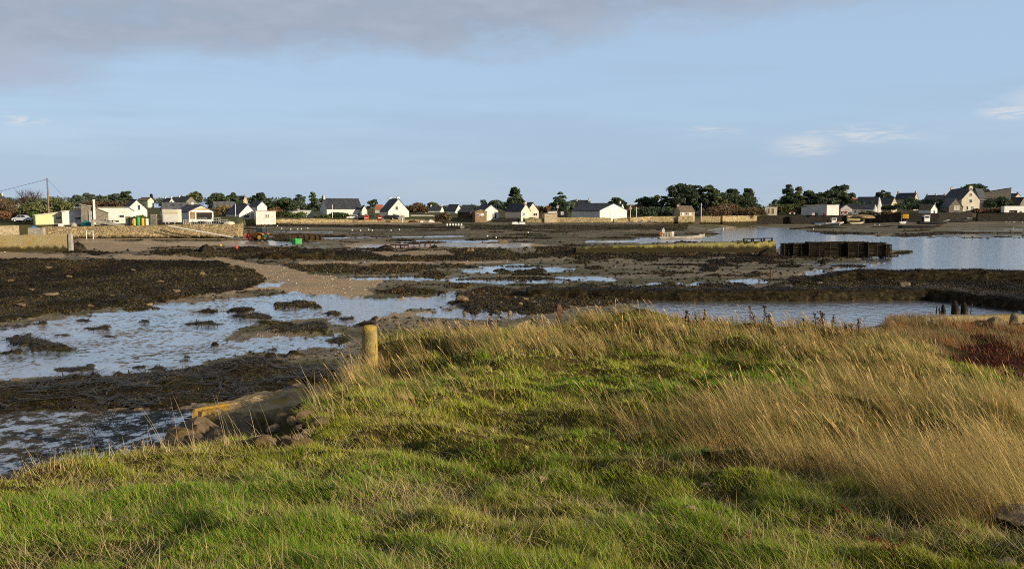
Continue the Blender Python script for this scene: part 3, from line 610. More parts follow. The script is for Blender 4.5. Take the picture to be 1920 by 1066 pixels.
# ---- centre
house("longhouse", "long white house with broad slate roof, grey gable and left-end chimney", 613, 298, 409, 391.5, 373, 13, 66, -76, chim=((-1, .9, 1.0, "white"),), wins=[("roof_window", "t", -.42, .28, 1.3, .9), ("roof_window", "t", .14, .28, 1.3, .9), ("window", "r", -.28, .2, 1.0, 1.0), ("window", "r", -.12, .2, 1.0, 1.0), ("door", "r", .82, .0, .9, 1.7, "wood")], group=HG)
house("side_wing", "small white gabled wing at the right end of the long white house", 678.5, 300, 408, 394, 386, 10, 3, 18, wins=[("window", "f", .5, .2, .6, .8)])
house("gabled_house", "tall white gable house with two chimneys behind the olive board", 728, 303, 407.5, 396, 373.5, 39, 16, 21, chim=((-.98, .8, .75, "white"), (.98, .9, .55, "white")), wins=[("window", "f", -.16, 1.25, .95, 1.05, "glass"), ("window", "f", .02, 1.25, .4, 1.05, "cream"), ("window", "f", -.45, .22, .9, .75)], group=HG)
house("side_wing", "low grey-roofed wing left of the tall white gable house", 722, 312, 408, 399, 391, 6, 26, -74, wall="greywall", roof="slate2", wins=[])
house("redroof_house", "low house with orange tile roof between pine and gable house", 716, 400, 398, 392, 385, 4, 13, 74, wall="cream", roof="redroof")
house("gabled_house", "white-gabled cottage behind the bush, leftmost of the low skyline row", 795, 420, 400, 395, 388, 9, 20, 62, wall="white", chim=((1, .7, .5, "white"),), group=HG)
house("gabled_house", "cottage of the low skyline row with a white block chimney at each end", 826, 430, 398, 394, 387, 6, 22, 68, chim=((-1, .8, .8, "white"), (1, .8, .6, "white")), group=HG)
house("gabled_house", "cottage with bright white raised gable, tallest of the low skyline row", 854, 400, 397, 395, 384, 12, 18, 55, chim=(), group=HG)
house("gabled_house", "dark-roofed cottage with white right gable edge, last of the low skyline row", 888, 430, 398, 391, 385, 6, 24, 70, chim=((-.5, .5, .6, "white"),), group=HG)
house("boat_shed", "low dark wooden boat shed left of the brown shed front", 882, 290, 408, 398, 393, 10, 24, 60, wall="darkwood", roof="slate", cat="shed")
house("gabled_house", "white gable house with open brown door beside the brown wooden shed", 906, 287, 410, 396.5, 384.5, 30, 18, 25, wins=[("door", "f", .22, 0, .5, 1.6, "wood"), ("door", "f", .55, 0, .55, 1.6, "dark")], group=HG)
house("wooden_shed", "brown wooden shed front with two windows against the white gable", 891, 283, 409.5, 397, 393.5, 21.5, 5, 14, wall="wood", roof="brownroof", wins=[("window", "f", -.5, .45, .7, .45), ("window", "f", .2, .45, .9, .5, "frame")], cat="shed")
house("gabled_house", "white double house with cream gable and low blue window below the big pine", 977, 282, 405, 396, 383, 18, 30, 40, wall="cream", chim=((-1, .8, .5, "cream"),), wins=[("window", "f", -.45, .1, 1.0, .9, "shutter")], group=HG)
house("gabled_house", "second cream gable pressed behind the double house below the big pine", 989, 286, 405, 395, 380.5, 21, 12, 22, wall="cream", chim=(), wins=[("window", "f", .4, .1, 1.3, .7)], group=None)
shed("block_shed", "square tan block shed behind the olive stretch of sea wall", 1021, 279, 411, [(1021, 400.5), (1045, 400.5)], 5, 10, "tan", "concrete")
shed("black_shed", "small black shed with a white ladder slot right of the tan block shed", 1045.5, 284, 409, [(1045.5, 396), (1062, 396), (1064, 399)], 4, 0, "black", None, [("window", 1052, 1056, 397, 402, "greywall")])
shed("white_shed", "tiny white shed below the twin-trunked pine", 1027, 292, 404, [(1027, 396.5), (1044, 395)], 4, 0, "white", "slate2")
house("hall", "long low hall with black hipped roof and bright white end wall", 1124.5, 284, 409.5, 394.5, 382, 52, 54, 46, wall="white", roof="slate", cat="hall", over=.5, wins=[("window", "f", -.5, .25, 1.5, 1.2, "frame"), ("door", "f", -.28, .05, .25, 2.0, "cream"), ("window", "f", .35, .25, 2.2, 1.2, "frame"), ("door", "f", .12, .05, .25, 2.0, "cream")])
house("dark_house", "dark slate house with white left chimney behind the black-roofed hall", 1104, 330, 398, 387, 376.5, 4, 26, 75, wall="greywall", chim=((-1, .7, .7, "white"), (1, .6, .5, "white")))
house("cottage", "low cottage with slim white chimney behind the right end of the hall", 1164, 360, 399, 390, 382, 6, 20, 70, wall="white", chim=((-.6, .7, .9, "white"),))
house("hut", "small stone hut with brown roof and three windows on the sea wall", 1275, 296, 406, 396.5, 387, 12, 27, -68, wall="tan", roof="brownroof", chim=((-1, .4, .5, "tan"),), wins=[("window", "r", -.6, .35, .7, .7, "frame"), ("window", "r", -.12, .35, .7, .7, "glass"), ("window", "r", .4, .35, .7, .7, "frame")], cat="hut")
shed("pink_hut", "tiny pinkish hut with brown doors and a pale post before it", 1434, 345, 402, [(1434, 388.5), (1456, 388)], 3, 4, "cream", "concrete", [("door", 1439, 1442.5, 391, 401, "wood"), ("door", 1446.5, 1450.5, 391, 401, "wood")])
# ---- right
r = shed("warehouse", "white flat-roofed warehouse with bright right end and shaded grey side", 1550, 336, 403.5, [(1550, 384.5), (1571.5, 384)], 14, 38, "white", "concrete")
shed("white_shed", "long low shaded white shed joined to the left of the warehouse", 1502, 348, 404, [(1502, 388), (1527, 387), (1527, 384), (1546, 384)], 5, 0, "white", "concrete")
house("stone_house", "tan stone house with tall gable chimney between the pines and red roof", 1580, 385, 388, 374, 364, 14, 5, 22, wall="tan", roof="slate", chim=((-1, .9, 1.2, "tan"),))
house("redroof_house", "house with red tile roof and low tan wall beside the stone gable", 1593, 380, 388, 379, 372, 4, 15, -76, wall="tan", roof="redroof")
house("grey_shed", "small dark-roofed gabled shed between warehouse and low cottage", 1576, 352, 402, 391, 384, 20, 6, 18, wall="greywall", roof="slate", cat="shed")
house("cottage", "long low white cottage with dark roof right of the warehouse", 1638, 350, 400, 391.5, 383.5, 6, 46, 78, wall="white", roof="slate", wins=[("window", "l", -.1, .2, .7, .8), ("window", "l", .4, .2, .7, .8), ("window", "l", -.55, .2, .9, .8)])
house("dark_house", "dark broad-roofed house with white right gable above the low cottage", 1645, 372, 398, 384, 370, 7, 38, 76, wall="white", roof="slate", wins=[("roof_window", "s", .3, .25, 1.4, .5), ("roof_window", "s", -.4, .25, 1.4, .5)])
house("dark_house", "low dark-roofed house with tan gable left of the tree-topped mound", 1671, 400, 394, 382, 371, 10, 22, 60, wall="tan", roof="slate2")
house("slate_house", "dark slate house with stone chimney at both ends on the skyline", 1713, 410, 388, 373, 362.5, 8, 33, 70, wall="tan", roof="slate", chim=((-1, .9, .8, "tan"), (1, .9, .8, "tan")), wins=[("roof_window", "s", .3, .4, 1.0, .6), ("roof_window", "s", -.4, .4, 1.0, .6)])
house("slate_house", "low slate house with two tan chimneys left of the big cream house", 1768, 412, 388, 373, 366.5, 6, 32, 74, wall="tan", roof="slate", chim=((-1, .9, .6, "tan"), (.0, .8, .6, "cream"), (1, .9, .6, "tan")))
r = house("big_house", "big cream gabled house with three storeys of windows, highest on the shore", 1802.5, 345, 393.5, 374, 354.5, 30, 34, 30, wall="cream", roof="slate", chim=((-1, 1.3, 1.0, "cream"), (1, 1.2, .8, "cream")), wins=[("window", "f", .02, 1.33, .8, 1.0), ("window", "f", .02, .72, 1.0, 1.1), ("window", "f", -.35, .05, .6, 1.2), ("window", "f", .25, .05, .6, 1.2, "shutter")], over=.1)
house("side_wing", "brown stone garage wing with white door left of the big cream house", 1779, 342, 394, 388, 372, 23.5, 16, 20, wall="granite", roof="slate2", wins=[("garage_door", "f", .1, .05, 2.0, 1.6, "cream")])
house("stone_house", "pale stone house behind the right wall of the big cream house", 1835, 362, 392, 372, 355, 14, 12, -25, wall="granite", roof="slate")
shed("ruin", "long stone barn with dark single-slope roof sinking to the left", 1836, 375, 392, [(1836, 362.5), (1881, 354), (1887, 353)], 8, 8, "granite", "slate")
shed("grey_shed", "square dark grey shed between the big cream house and the hedge", 1836, 352, 394, [(1836, 376), (1856, 376)], 5, 8, "greywall", "slate2")
house("slate_house", "slate-roofed house with stone gable at the right edge above the trailer", 1913, 370, 390, 381, 371, 10, 28, 58, wall="granite", roof="slate")
house("far_house", "small stone house with stubby chimneys on the skyline at far right", 1904, 430, 378, 368, 363.5, 8, 16, 60, wall="tan", roof="slate", chim=((-1, .8, .7, "granite"), (1, .8, .7, "granite")))
house("gabled_hut", "small white hut with tan-edged gable beside the lamp post", 1745, 338, 403, 392.5, 383, 11, 21, 52, wall="white", roof="brownroof", wins=[("window", "f", .0, .3, .5, 1.0)], cat="hut")
def sail(px, Y, base, top, w, label):
    """free-standing end gable"""
    s = Y / F; p = at(px, base, Y); r = empty("gable_wall", p, label, "wall")
    MB().prism([(-w * s / 2, -1.2), (w * s / 2, -1.2), (w * s / 2 * .9, (base - top) * s * .45), (.12, (base - top) * s), (-.12, (base - top) * s)], 0, .5).build("masonry", M["white"], r)
sail(1641, 347, 400, 384, 5, "shorter white pointed gable wall at the right end of the low cottage")
sail(1648, 352, 400, 370, 7, "taller white pointed gable wall at the right end of the low cottage")
# ---------------------------------------------------------------- walls
def wall(name, label, pts, th, mat, top=None, rag=.12, step=.9, cat="wall", ztop=None, kids=None, zlow=-.8, seed=1):
    """a wall along [(px, Y, top_py), ...], its base sunk below the ground"""
    P = []
    for px, Y, tp in pts: q = at(px, tp, Y); P.append((q.x, q.y, q.z))
    o0 = Vector((P[0][0], P[0][1], 0)); run = []
    for i in range(len(P) - 1):
        a, b = Vector(P[i]), Vector(P[i + 1]); n = max(2, int((b - a).length / step))
        for k in range(n + (i == len(P) - 2)): run.append(a.lerp(b, k / n))
    rings = []; hs = 6
    for i, q in enumerate(run):
        tg = (run[min(i + 1, len(run) - 1)] - run[max(i - 1, 0)]); tg.z = 0; tg.normalize(); nn = Vector((-tg.y, tg.x, 0))
        jit = (rnd.random() - .5) * 2 * rag; ring = []
        for sgn in (-1, 1):
            for k in (range(hs) if sgn < 0 else reversed(range(hs))):
                z = zlow + (q.z + jit - zlow) * k / (hs - 1); bat = (th / 2 + .12 * (1 - k / (hs - 1))) + (rnd.random() - .5) * rag * .7
                ring.append(Vector((q.x, q.y, 0)) + nn * sgn * bat + Vector((0, 0, z)) - o0)
        rings.append(ring)
    r = MB().rings(rings).build(name, M[mat], None, o0); r.data.validate()
    return tag(r, label, cat)
wall("stone_quay", "long golden rubble-stone quay wall at left with dark weed along its foot", [(82, 176, 425), (200, 176, 423.5), (330, 176, 421.5), (448, 175, 420)], 1.2, "quay", rag=.07)
wall("stone_quay", "short return of the stone quay running back behind the tractor", [(449, 176.2, 420.2), (449.5, 195, 420.5), (452, 225, 417)], 1.0, "quay", rag=.06)
wall("concrete_wall", "low grey concrete wall between the stone quay and the yellow lichened wall", [(54, 174, 427), (83, 174, 427)], .8, "concrete", rag=.02)
wall("retaining_wall", "pale tan retaining wall at the far left edge below the scrub", [(-80, 170, 423.5), (34, 172, 423)], .8, "tan", rag=.04)
wall("low_quay", "low lichened concrete quay at far left above the orange sand", [(-120, 124, 441), (40, 126, 440), (128, 127, 438.5)], 1.0, "lowwall", rag=.05)
r = wall("concrete_pillar", "pale concrete pillar ending the low lichened quay", [(129.5, 126.6, 438), (135, 126.6, 438)], .5, "concrete", rag=.0, step=.2)
wall("sea_wall", "golden sea wall in front of the white annexe and hedge", [(440, 263, 411), (520, 266, 410.5), (600, 272, 410), (660, 277, 411.5)], .8, "shorewall", rag=.12)
wall("sea_wall", "brown sloping sea wall below the red containers and tall gable house", [(665, 278, 412), (750, 281, 412), (830, 284, 412.5)], .8, "shorewall", rag=.12)
wall("sea_wall", "black weed-stained sea wall just left of the two white upturned boats", [(933, 283, 409), (984, 283, 408.5)], .9, "darkwall", rag=.05)
wall("sea_wall", "smooth olive sea wall directly right of the two white upturned boats", [(985, 280, 409), (1043, 280, 410)], .9, "olivewall", rag=.03)
wall("sea_wall", "pale-topped masonry sea wall in front of the black-roofed hall", [(1044, 281, 407.5), (1100, 282, 407), (1145, 283, 408.5)], .8, "shorewall", rag=.05)
wall("sea_wall", "masonry sea wall under the bright white end of the hall", [(1150, 283, 410), (1177, 285, 410)], .8, "shorewall", rag=.03)
wall("sea_wall", "golden sea wall between the hall and the small stone hut", [(1180, 288, 408), (1220, 295, 405.5), (1266, 297, 405.5)], .8, "shorewall", rag=.04)
wall("sea_wall", "short golden sea wall stretch under the small stone hut", [(1271, 296, 405.5), (1298, 297, 405.5)], .8, "shorewall", rag=.04)
wall("sea_wall", "golden sea wall beside the white mast, right of the dark gap", [(1313, 298, 405), (1350, 299, 405)], .8, "shorewall", rag=.04)
wall("sea_wall", "low golden bank wall fading into the scrub left of the black wall", [(1353, 301, 405), (1385, 308, 404.5), (1420, 328, 404)], .8, "shorewall", rag=.1)
wall("sea_wall", "long black sea wall below the pink hut, left of the pale step", [(1384, 322, 410), (1400, 326, 404.8), (1480, 329, 403.8)], .9, "darkwall", rag=.06)
wall("sea_wall", "long black sea wall in front of the white warehouse", [(1483, 327, 403.5), (1540, 328, 403.5), (1587, 328, 403.8)], .9, "darkwall", rag=.06)
wall("sea_wall", "short golden sea wall at the right end of the warehouse wall", [(1588, 327, 403.5), (1612, 328, 404)], .9, "shorewall", rag=.06)
wall("sea_wall", "dark sea wall behind the beached boats below the white hut", [(1622, 328, 403), (1700, 321, 400), (1760, 320, 399), (1822, 328, 397.5)], .9, "darkwall", rag=.12)
wall("sea_wall", "low dark rubble wall at the right edge above the sandy shore", [(1832, 329, 400.5), (1920, 330, 400), (2050, 331, 400)], .9, "darkwall", rag=.2)
wall("white_wall", "low white garden wall along the shore right of the tall gable house", [(770, 330, 403), (835, 332, 403.3)], .3, "white", rag=.02, zlow=2)
wall("breakwater", "long low breakwater wall in mid flats with yellow lichen above dark weed", [(1078, 122, 464), (1140, 123, 461), (1280, 124, 457), (1380, 124.5, 453.5), (1452, 125, 451)], 1.3, "breakwater", rag=.03)
DIKES = []
def dike(label, pts, w, h, mat="dike", seed=0, step=.35):
    P = [gp(a, b, 0) for a, b in pts]; run = []
    for i in range(len(P) - 1):
        a, b = P[i], P[i + 1]; n = max(2, int((b - a).length / step))
        for k in range(n + (i == len(P) - 2)): run.append((a.lerp(b, k / n), i + k / n))
    o0 = P[0].copy(); prof = [(0, -.7), (.02, 0), (.05, .45), (.09, .8), (.16, .97), (.35, 1.0), (.55, .99), (.75, .96), (.88, .75), (1, .2), (1.05, -.7)]
    rings = []; n = len(run)
    for i, (q, u) in enumerate(run):
        tg = (run[min(i + 1, n - 1)][0] - run[max(i - 1, 0)][0]).normalized(); nn = Vector((-tg.y, tg.x, 0)); ring = []
        hh = h(u / (len(P) - 1)) if callable(h) else h
        hh *= .9 + .3 * float(fbm(q.x * .7 + seed, q.y * .7, 61, 3))
        for j, (a, b) in enumerate(prof):
            k1 = float(fbm(q.x * 1.6 + j * 3.1, q.y * 1.6 + seed, 62, 3)) - .5
            ring.append(q + nn * (a * w + k1 * .5) + Vector((0, 0, b * hh + k1 * .22)) - o0)
        rings.append(ring)
    o = MB().rings(rings).build("stone_dike", M[mat], None, o0, smooth=True); DIKES.append(o)
    return tag(o, label, "dike")
dike("long dark weedy stone dike along the far side of the still pond", [(985, 561), (1100, 562), (1280, 564.5), (1500, 564.5), (1740, 563), (1790, 567), (1830, 573), (1920, 584), (2100, 604), (2300, 625)], 3.2, lambda u: .55 + .12 * min(1, u * 3), seed=1)
dike("second brown weedy stone dike behind the pond, nearest to the open channel", [(1545, 531), (1600, 528), (1660, 529), (1760, 529.5), (1920, 530), (2200, 533)], 2.6, lambda u: .25 + .65 * min(1, u * 4), seed=5)
dike("low weed-hung dike with a tyre on it left of the mid flats", [(490, 486), (560, 485.5), (628, 484.5)], 2.4, lambda u: .7 + .2 * u, seed=9)
# ---------------------------------------------------------------- trees, hedges and scrub
def cards(C, size, cols, tilt=1.0, asp=1.8):
    """one small leaf-clump face at each point, turned at random"""
    n = len(C); u = rng.normal(size=(n, 3)); u[:, 2] *= tilt; u /= np.linalg.norm(u, axis=1)[:, None]
    w = rng.normal(size=(n, 3)); w -= (w * u).sum(1)[:, None] * u; w /= np.linalg.norm(w, axis=1)[:, None]
    s = (size * rng.uniform(.6, 1.3, n))[:, None]
    V = np.stack([C - u * s * asp / 2, C + w * s * .5, C + u * s * asp / 2, C - w * s * .5], 1).reshape(-1, 3)
    return V, np.arange(4 * n).reshape(n, 4), np.repeat(cols, 4, 0)
def lobes(n_leaf, L, flat=.0):
    L = np.array(L); wgt = (L[:, 3] * L[:, 4] * L[:, 5]) ** .667; k = rng.choice(len(L), n_leaf, p=wgt / wgt.sum())
    d = rng.normal(size=(n_leaf, 3)); d /= np.linalg.norm(d, axis=1)[:, None]
    d[:, 2] = np.where(d[:, 2] < -.45, -d[:, 2] * .5, d[:, 2])
    r = np.clip(rng.normal(.86, .19, n_leaf), .3, 1.35)[:, None]
    return L[k, :3] + d * L[k, 3:6] * r, k
CTONE = {"pine": (.082, .112, .056), "olive": (.125, .135, .052), "blue": (.10, .128, .092), "scrub": (.15, .105, .06), "rust": (.18, .095, .05), "hedge": (.080, .118, .032), "dark": (.064, .088, .048), "gold": (.22, .16, .07)}  # haze put into the colours: tree tones lightened, blue for far ones
def tree(label, px, base, top, wpx, Y, kind="dome", tone="pine", dens=1.0, lean=0.0, group="dark pines and cypresses behind the houses", name="pine_tree", cat="tree"):
    s = Y / F; p = at(px, base, Y); h = (base - top) * s; w = wpx * s / 2 * (1.16 if kind != "tall" else 1.0); gz = landz(p.x, Y)
    root = empty(name, (p.x, Y, min(p.z, gz)), label, cat, 0, group); h += p.z - min(p.z, gz)
    L = []; r_ = rnd.uniform
    if kind == "dome":                                              # flat-bottomed pads under an overall dome
        for k in range(int(24 * max(.7, min(1.5, w / 4)))):
            a, q = r_(0, 6.28), math.sqrt(r_(0, 1)); x, y = q * math.cos(a) * .8, q * math.sin(a) * .8
            zt = h * (.52 + .46 * math.sqrt(max(0, 1 - q * q * .9))) - r_(0, 1) ** 1.5 * .52 * h * (1 - q * .35); rr = w * r_(.17, .32)
            L.append((x * w + lean * zt, y * w * .8, zt - rr * .3, rr, rr, min(rr * r_(.45, .75), h * .2)))
    elif kind == "tall":                                            # ragged layered pine
        for k in range(26):
            u = r_(0, 1); q = (1 - u) ** .6 * r_(.2, 1.0); a = r_(0, 6.28); rr = w * (.20 + .2 * (1 - u))
            L.append((q * w * math.cos(a) * .85, q * w * math.sin(a) * .7, h * (.22 + .74 * u), rr, rr, rr * .62))
    elif kind == "mass":                                            # foliage nearly to the ground
        for k in range(int(18 * max(.8, min(1.6, w / 5)))):
            a, q = r_(0, 6.28), math.sqrt(r_(0, 1)); zz = h * r_(.18, .86) * math.sqrt(max(.1, 1 - q * q * .8)); rr = w * r_(.2, .36)
            L.append((q * w * .8 * math.cos(a), q * w * .6 * math.sin(a), zz, rr, rr, min(rr * .75, h * .28)))
    n = int(2100 * dens * max(.5, min(2.6, w * h / 22)))
    C, k = lobes(n, L)
    C[:, 2] = np.minimum(C[:, 2], h * 1.03)
    if kind != "mass": C = C[C[:, 2] > h * .16]; k = k[:len(C)]
    base_c = np.array(CTONE[tone]); lc = rng.uniform(.75, 1.3, (len(L), 1)); cols = base_c * lc[k] * rng.uniform(.7, 1.4, (len(C), 1)) * (1 + rng.normal(0, .06, (len(C), 3)))
    sz = max(.34, .0028 * Y * .55)
    V, q4, cc = cards(C, np.full(len(C), sz), cols, .6)
    me = np_mesh("crown", V, quads=q4, col=cc); link("crown", me, M["leaf"], root)
    tr = MB(); tr.tube([(0, 0, -.8), (.05 * w, 0, h * .3), (lean * h * .6, 0, h * .72)], [max(.16, h * .035), h * .028, h * .012], 7)
    for k in range(6):
        l_ = L[rnd.randrange(len(L))]; z0 = h * r_(.25, .5); tr.tube([(0, 0, z0), (l_[0] * .5, l_[1] * .5, (z0 + l_[2]) / 2), (l_[0], l_[1], l_[2])], [h * .016, h * .011, h * .005], 5)
    tr.build("trunk", M["bark"], root)
    return root
T = tree
T("large dark cypress spreading behind the yellow corrugated shed", 92, 402, 358, 84, 200, "mass", "olive", 1.4)
T("round bushy cypress left of the utility pole", 60, 404, 364, 46, 206, "mass", "olive", .9)
T("dark tree cut by the left edge of the photo", -4, 388, 357, 26, 300, "mass", "blue", .8)
for i, (px, b, tp, w, Y, kd, tn, lb) in enumerate([
 (142, 388, 361, 26, 480, "mass", "blue", "rounded pine first from the left in the row behind the rubble-stone shed"),
 (165, 388, 363, 26, 500, "dome", "blue", "low pine above the steep roof of the rubble-stone shed"),
 (192, 389, 363, 24, 470, "mass", "dark", "dark low pine just right of the white flue"),
 (216, 389, 362, 26, 480, "dome", "blue", "flat-topped pine left of the tallest pine of the left row"),
 (236, 390, 357, 22, 470, "dome", "pine", "tallest pine of the left row, above the plain white gable"),
 (307, 384, 367, 14, 520, "mass", "blue", "small bluish tree between the cream gable and the hilltop chimneys"),
 (284, 376, 363, 6, 540, "tall", "dark", "thin pointed conifer above the little cream gabled house"),
 (349, 380, 363, 22, 520, "dome", "olive", "pine directly above the brown stone house, left one"),
 (367, 384, 359, 24, 500, "dome", "olive", "windswept pine to the right of the brown stone house"),
 (410, 398, 361, 40, 345, "dome", "pine", "broad round pine behind the white pole"),
 (437, 395, 358, 26, 355, "dome", "pine", "taller pine at the right of the broad round one, behind the white pole"),
 (490, 391, 362, 38, 360, "dome", "dark", "flat-domed dark pine behind the white gabled house and annexe"),
 (537, 399, 360, 36, 340, "mass", "pine", "big rounded pine left of the house glimpsed between pines"),
 (563, 396, 365, 22, 380, "dome", "blue", "paler pine behind the house glimpsed between pines"),
 (587, 399, 360, 32, 330, "tall", "pine", "pointed pine right of the house glimpsed between pines, by the long house"),
 (605, 388, 366, 14, 420, "dome", "dark", "small dark pine behind the left chimney of the long house"),
 (699, 396, 372, 18, 420, "dome", "dark", "small umbrella pine between the long house and tall gable house"),
 (812, 400, 379, 22, 480, "dome", "olive", "spreading low pine behind the low skyline cottages"),
 (833, 398, 381, 14, 470, "mass", "blue", "small round tree behind the low skyline cottages"),
 (905, 398, 372, 20, 430, "mass", "blue", "rounded tree left of the big layered pine, above the white gable house"),
 (930, 399, 374, 24, 430, "dome", "blue", "pair-topped pine between the white gable house and the big layered pine"),
 (965, 401, 352, 50, 330, "tall", "pine", "big layered pine behind the double white house, tallest at centre"),
 (1050, 401, 361, 42, 330, "tall", "pine", "wind-shaped pine left of the black-roofed hall"),
 (1081, 400, 374, 30, 400, "dome", "blue", "low spreading pine behind the left end of the hall roof"),
 (1157, 395, 371, 30, 420, "dome", "pine", "pine rising behind the bright end of the hall"),
 (1208, 404, 370, 44, 345, "dome", "pine", "flat-topped pine just left of the great pine clump"),
 (1229, 404, 366, 32, 350, "dome", "olive", "taller olive pine just left of the great pine clump"),
 (1272, 402, 346, 62, 335, "dome", "dark", "great domed pine forming the left of the clump behind the stone hut"),
 (1302, 402, 343, 52, 340, "dome", "dark", "highest pine of the great clump behind the stone hut"),
 (1325, 403, 347, 40, 338, "dome", "pine", "pine behind the white mast"),
 (1343, 403, 350, 44, 340, "mass", "olive", "olive-lit pine at the middle of the great clump, right of the mast"),
 (1372, 402, 354, 40, 350, "dome", "pine", "pine right of centre in the great clump over brown scrub"),
 (1402, 400, 352, 46, 352, "tall", "pine", "ragged pine at the right end of the great clump"),
 (1452, 393, 370, 18, 400, "mass", "blue", "little pale tree in the gap between the two great pine clumps"),
 (1478, 390, 347, 44, 365, "tall", "dark", "ragged leaning pine at the left end of the right-hand clump"),
 (1497, 391, 349, 34, 368, "tall", "olive", "second pine from the left in the right-hand clump"),
 (1520, 391, 350, 40, 368, "mass", "dark", "dense dark pine at the middle of the right-hand clump over the warehouse"),
 (1548, 391, 353, 44, 366, "mass", "dark", "dense pine right of the middle over the warehouse"),
 (1573, 390, 346, 46, 372, "dome", "dark", "domed pine topping the right end of the right-hand clump"),
 (1657, 384, 356, 30, 420, "dome", "dark", "lone umbrella pine above the dark-roofed houses at right"),
 (1822, 385, 345, 58, 420, "dome", "dark", "windswept pine behind the big cream house")]):
    T(lb, px, b, tp, w, Y, kd, tn)
def shrub(name, label, cat, px0, px1, base, top, Y, tone, depth=3.0, dens=1.0, kind=None, group=None, flat=False):
    s = Y / F; a, b_ = at(px0, base, Y), at(px1, base, Y); w = b_.x - a.x; h = (base - top) * s; L = []
    for k in range(max(5, int(w / max(h, 1.0) * 3.2))):
        u = rnd.random(); rr = h * rnd.uniform(.35, .6); hh = h * (1 if flat else (.55 + .45 * math.sin(math.pi * min(1, max(0, u)))))
        L.append((u * w, rnd.uniform(0, depth), hh * rnd.uniform(.3, .75), min(rr * 1.3, w * .3), rr, min(hh * .42, rr)))
    C, k = lobes(int(520 * dens * max(.5, min(14, w * h / 6))), L); C[:, 2] = np.clip(C[:, 2], -.3, h * 1.05)
    bc = np.array(CTONE[tone]); cols = bc * rng.uniform(.65, 1.4, (len(L), 1))[k] * rng.uniform(.7, 1.35, (len(C), 1)) * (1 + rng.normal(0, .08, (len(C), 3)))
    V, q, c = cards(C, np.full(len(C), max(.28, Y * .00135)), cols, 1.0)
    return tag(link(name, np_mesh(name, V, quads=q, col=c), M["leaf"], None, (a.x, Y, a.z)), label, cat, group, kind)
shrub("hedge", "long clipped green hedge left of and before the long white house", "hedge", 520, 566, 411, 398, 292, "hedge", 3, 1.4, flat=True)
shrub("hedge", "green hedge running along the front of the long white house", "hedge", 592, 668, 411, 399.5, 288, "hedge", 2.5, 1.4)
shrub("bush", "round grey-brown bush on the shore left of the brown wooden shed", "bush", 818, 846, 415, 398, 281, "scrub", 3, 1.2)
shrub("scrub_thicket", "brown leafless scrub thicket at the far left below the cream house", "scrub", -160, 45, 414, 374, 215, "scrub", 14, 1.3)
shrub("scrub_thicket", "russet bramble thicket along the left edge behind the parked silver car", "scrub", -160, 58, 414, 396, 196, "rust", 6, 1.0)
shrub("scrub_thicket", "green scrub below the big cypress right of the silver car", "scrub", 38, 70, 416, 397, 190, "hedge", 4, .9)
shrub("scrub_thicket", "brown reed-like scrub strip above the flat white shed", "scrub", 150, 242, 396, 378, 300, "scrub", 8, 1.2, flat=True)
shrub("scrub_thicket", "golden-brown scrub between the workshop and the white pole", "scrub", 386, 432, 408, 385, 268, "gold", 6, 1.1)
shrub("scrub_thicket", "dark green weeds growing over the barrels' back wall", "scrub", 246, 284, 416, 402, 184, "hedge", 2, .8)
shrub("scrub_thicket", "reddish scrub beside the right end of the white annexe", "scrub", 500, 528, 409, 390, 300, "rust", 5, .9)
shrub("scrub_thicket", "bare brown trees and scrub between the tall gable house and cottages", "scrub", 762, 800, 402, 381, 380, "scrub", 6, 1.0)
shrub("scrub_thicket", "low brown scrub on the skyline between big pine and wind-shaped pine", "scrub", 1000, 1042, 402, 386, 360, "rust", 8, 1.0)
shrub("scrub_thicket", "dark scrub and hedge line behind the sea wall left of the stone hut", "scrub", 1188, 1278, 407, 389, 318, "dark", 6, 1.1, flat=True)
shrub("scrub_thicket", "rusty bracken strip above the hedge left of the stone hut", "scrub", 1178, 1262, 404, 386, 328, "rust", 4, .7)
shrub("scrub_thicket", "brown scrub slope below the great pine clump right of the mast", "scrub", 1318, 1440, 408, 384, 318, "scrub", 10, 1.2)
shrub("scrub_thicket", "olive scrub behind the little pink hut", "scrub", 1425, 1508, 402, 384, 350, "olive", 6, 1.1)
shrub("evergreen_thicket", "dense dark thicket filling the foot of the great pine clump", "thicket", 1246, 1425, 403, 364, 346, "dark", 9, 1.6)
shrub("evergreen_thicket", "dense dark thicket filling the right-hand clump beneath its pines", "thicket", 1462, 1606, 393, 362, 374, "dark", 9, 1.6)
shrub("evergreen_thicket", "olive-dark thicket under the pines just left of the great clump", "thicket", 1186, 1244, 404, 380, 350, "dark", 7, 1.2)
shrub("evergreen_thicket", "dark bluish thicket under the pine row behind the rubble-stone shed", "thicket", 128, 252, 392, 370, 490, "blue", 8, 1.3)
shrub("evergreen_thicket", "dark thicket under the round pines behind the white pole", "thicket", 392, 452, 400, 374, 352, "dark", 6, 1.2)
shrub("evergreen_thicket", "dark thicket joining the pines between annexe and long house", "thicket", 468, 606, 400, 377, 372, "dark", 8, 1.3)
shrub("evergreen_thicket", "low dark thicket flanking the big layered pine at centre", "thicket", 890, 992, 401, 380, 400, "blue", 7, 1.2)
shrub("evergreen_thicket", "low dark thicket around the wind-shaped pine left of the hall", "thicket", 1030, 1104, 402, 380, 380, "blue", 7, 1.2)
shrub("evergreen_mound", "long dark evergreen mound in front of the slate houses at right", "hedge", 1674, 1776, 396, 373, 355, "dark", 9, 1.5)
shrub("hedge", "tall square dark hedge right of the stone barn's single-slope roof", "hedge", 1855, 1894, 394, 370, 348, "dark", 4, 1.4, flat=True)
shrub("scrub_thicket", "dry russet grass bank between the cream house and the white trailer", "scrub", 1832, 1886, 402, 392, 342, "rust", 4, 1.0, flat=True)
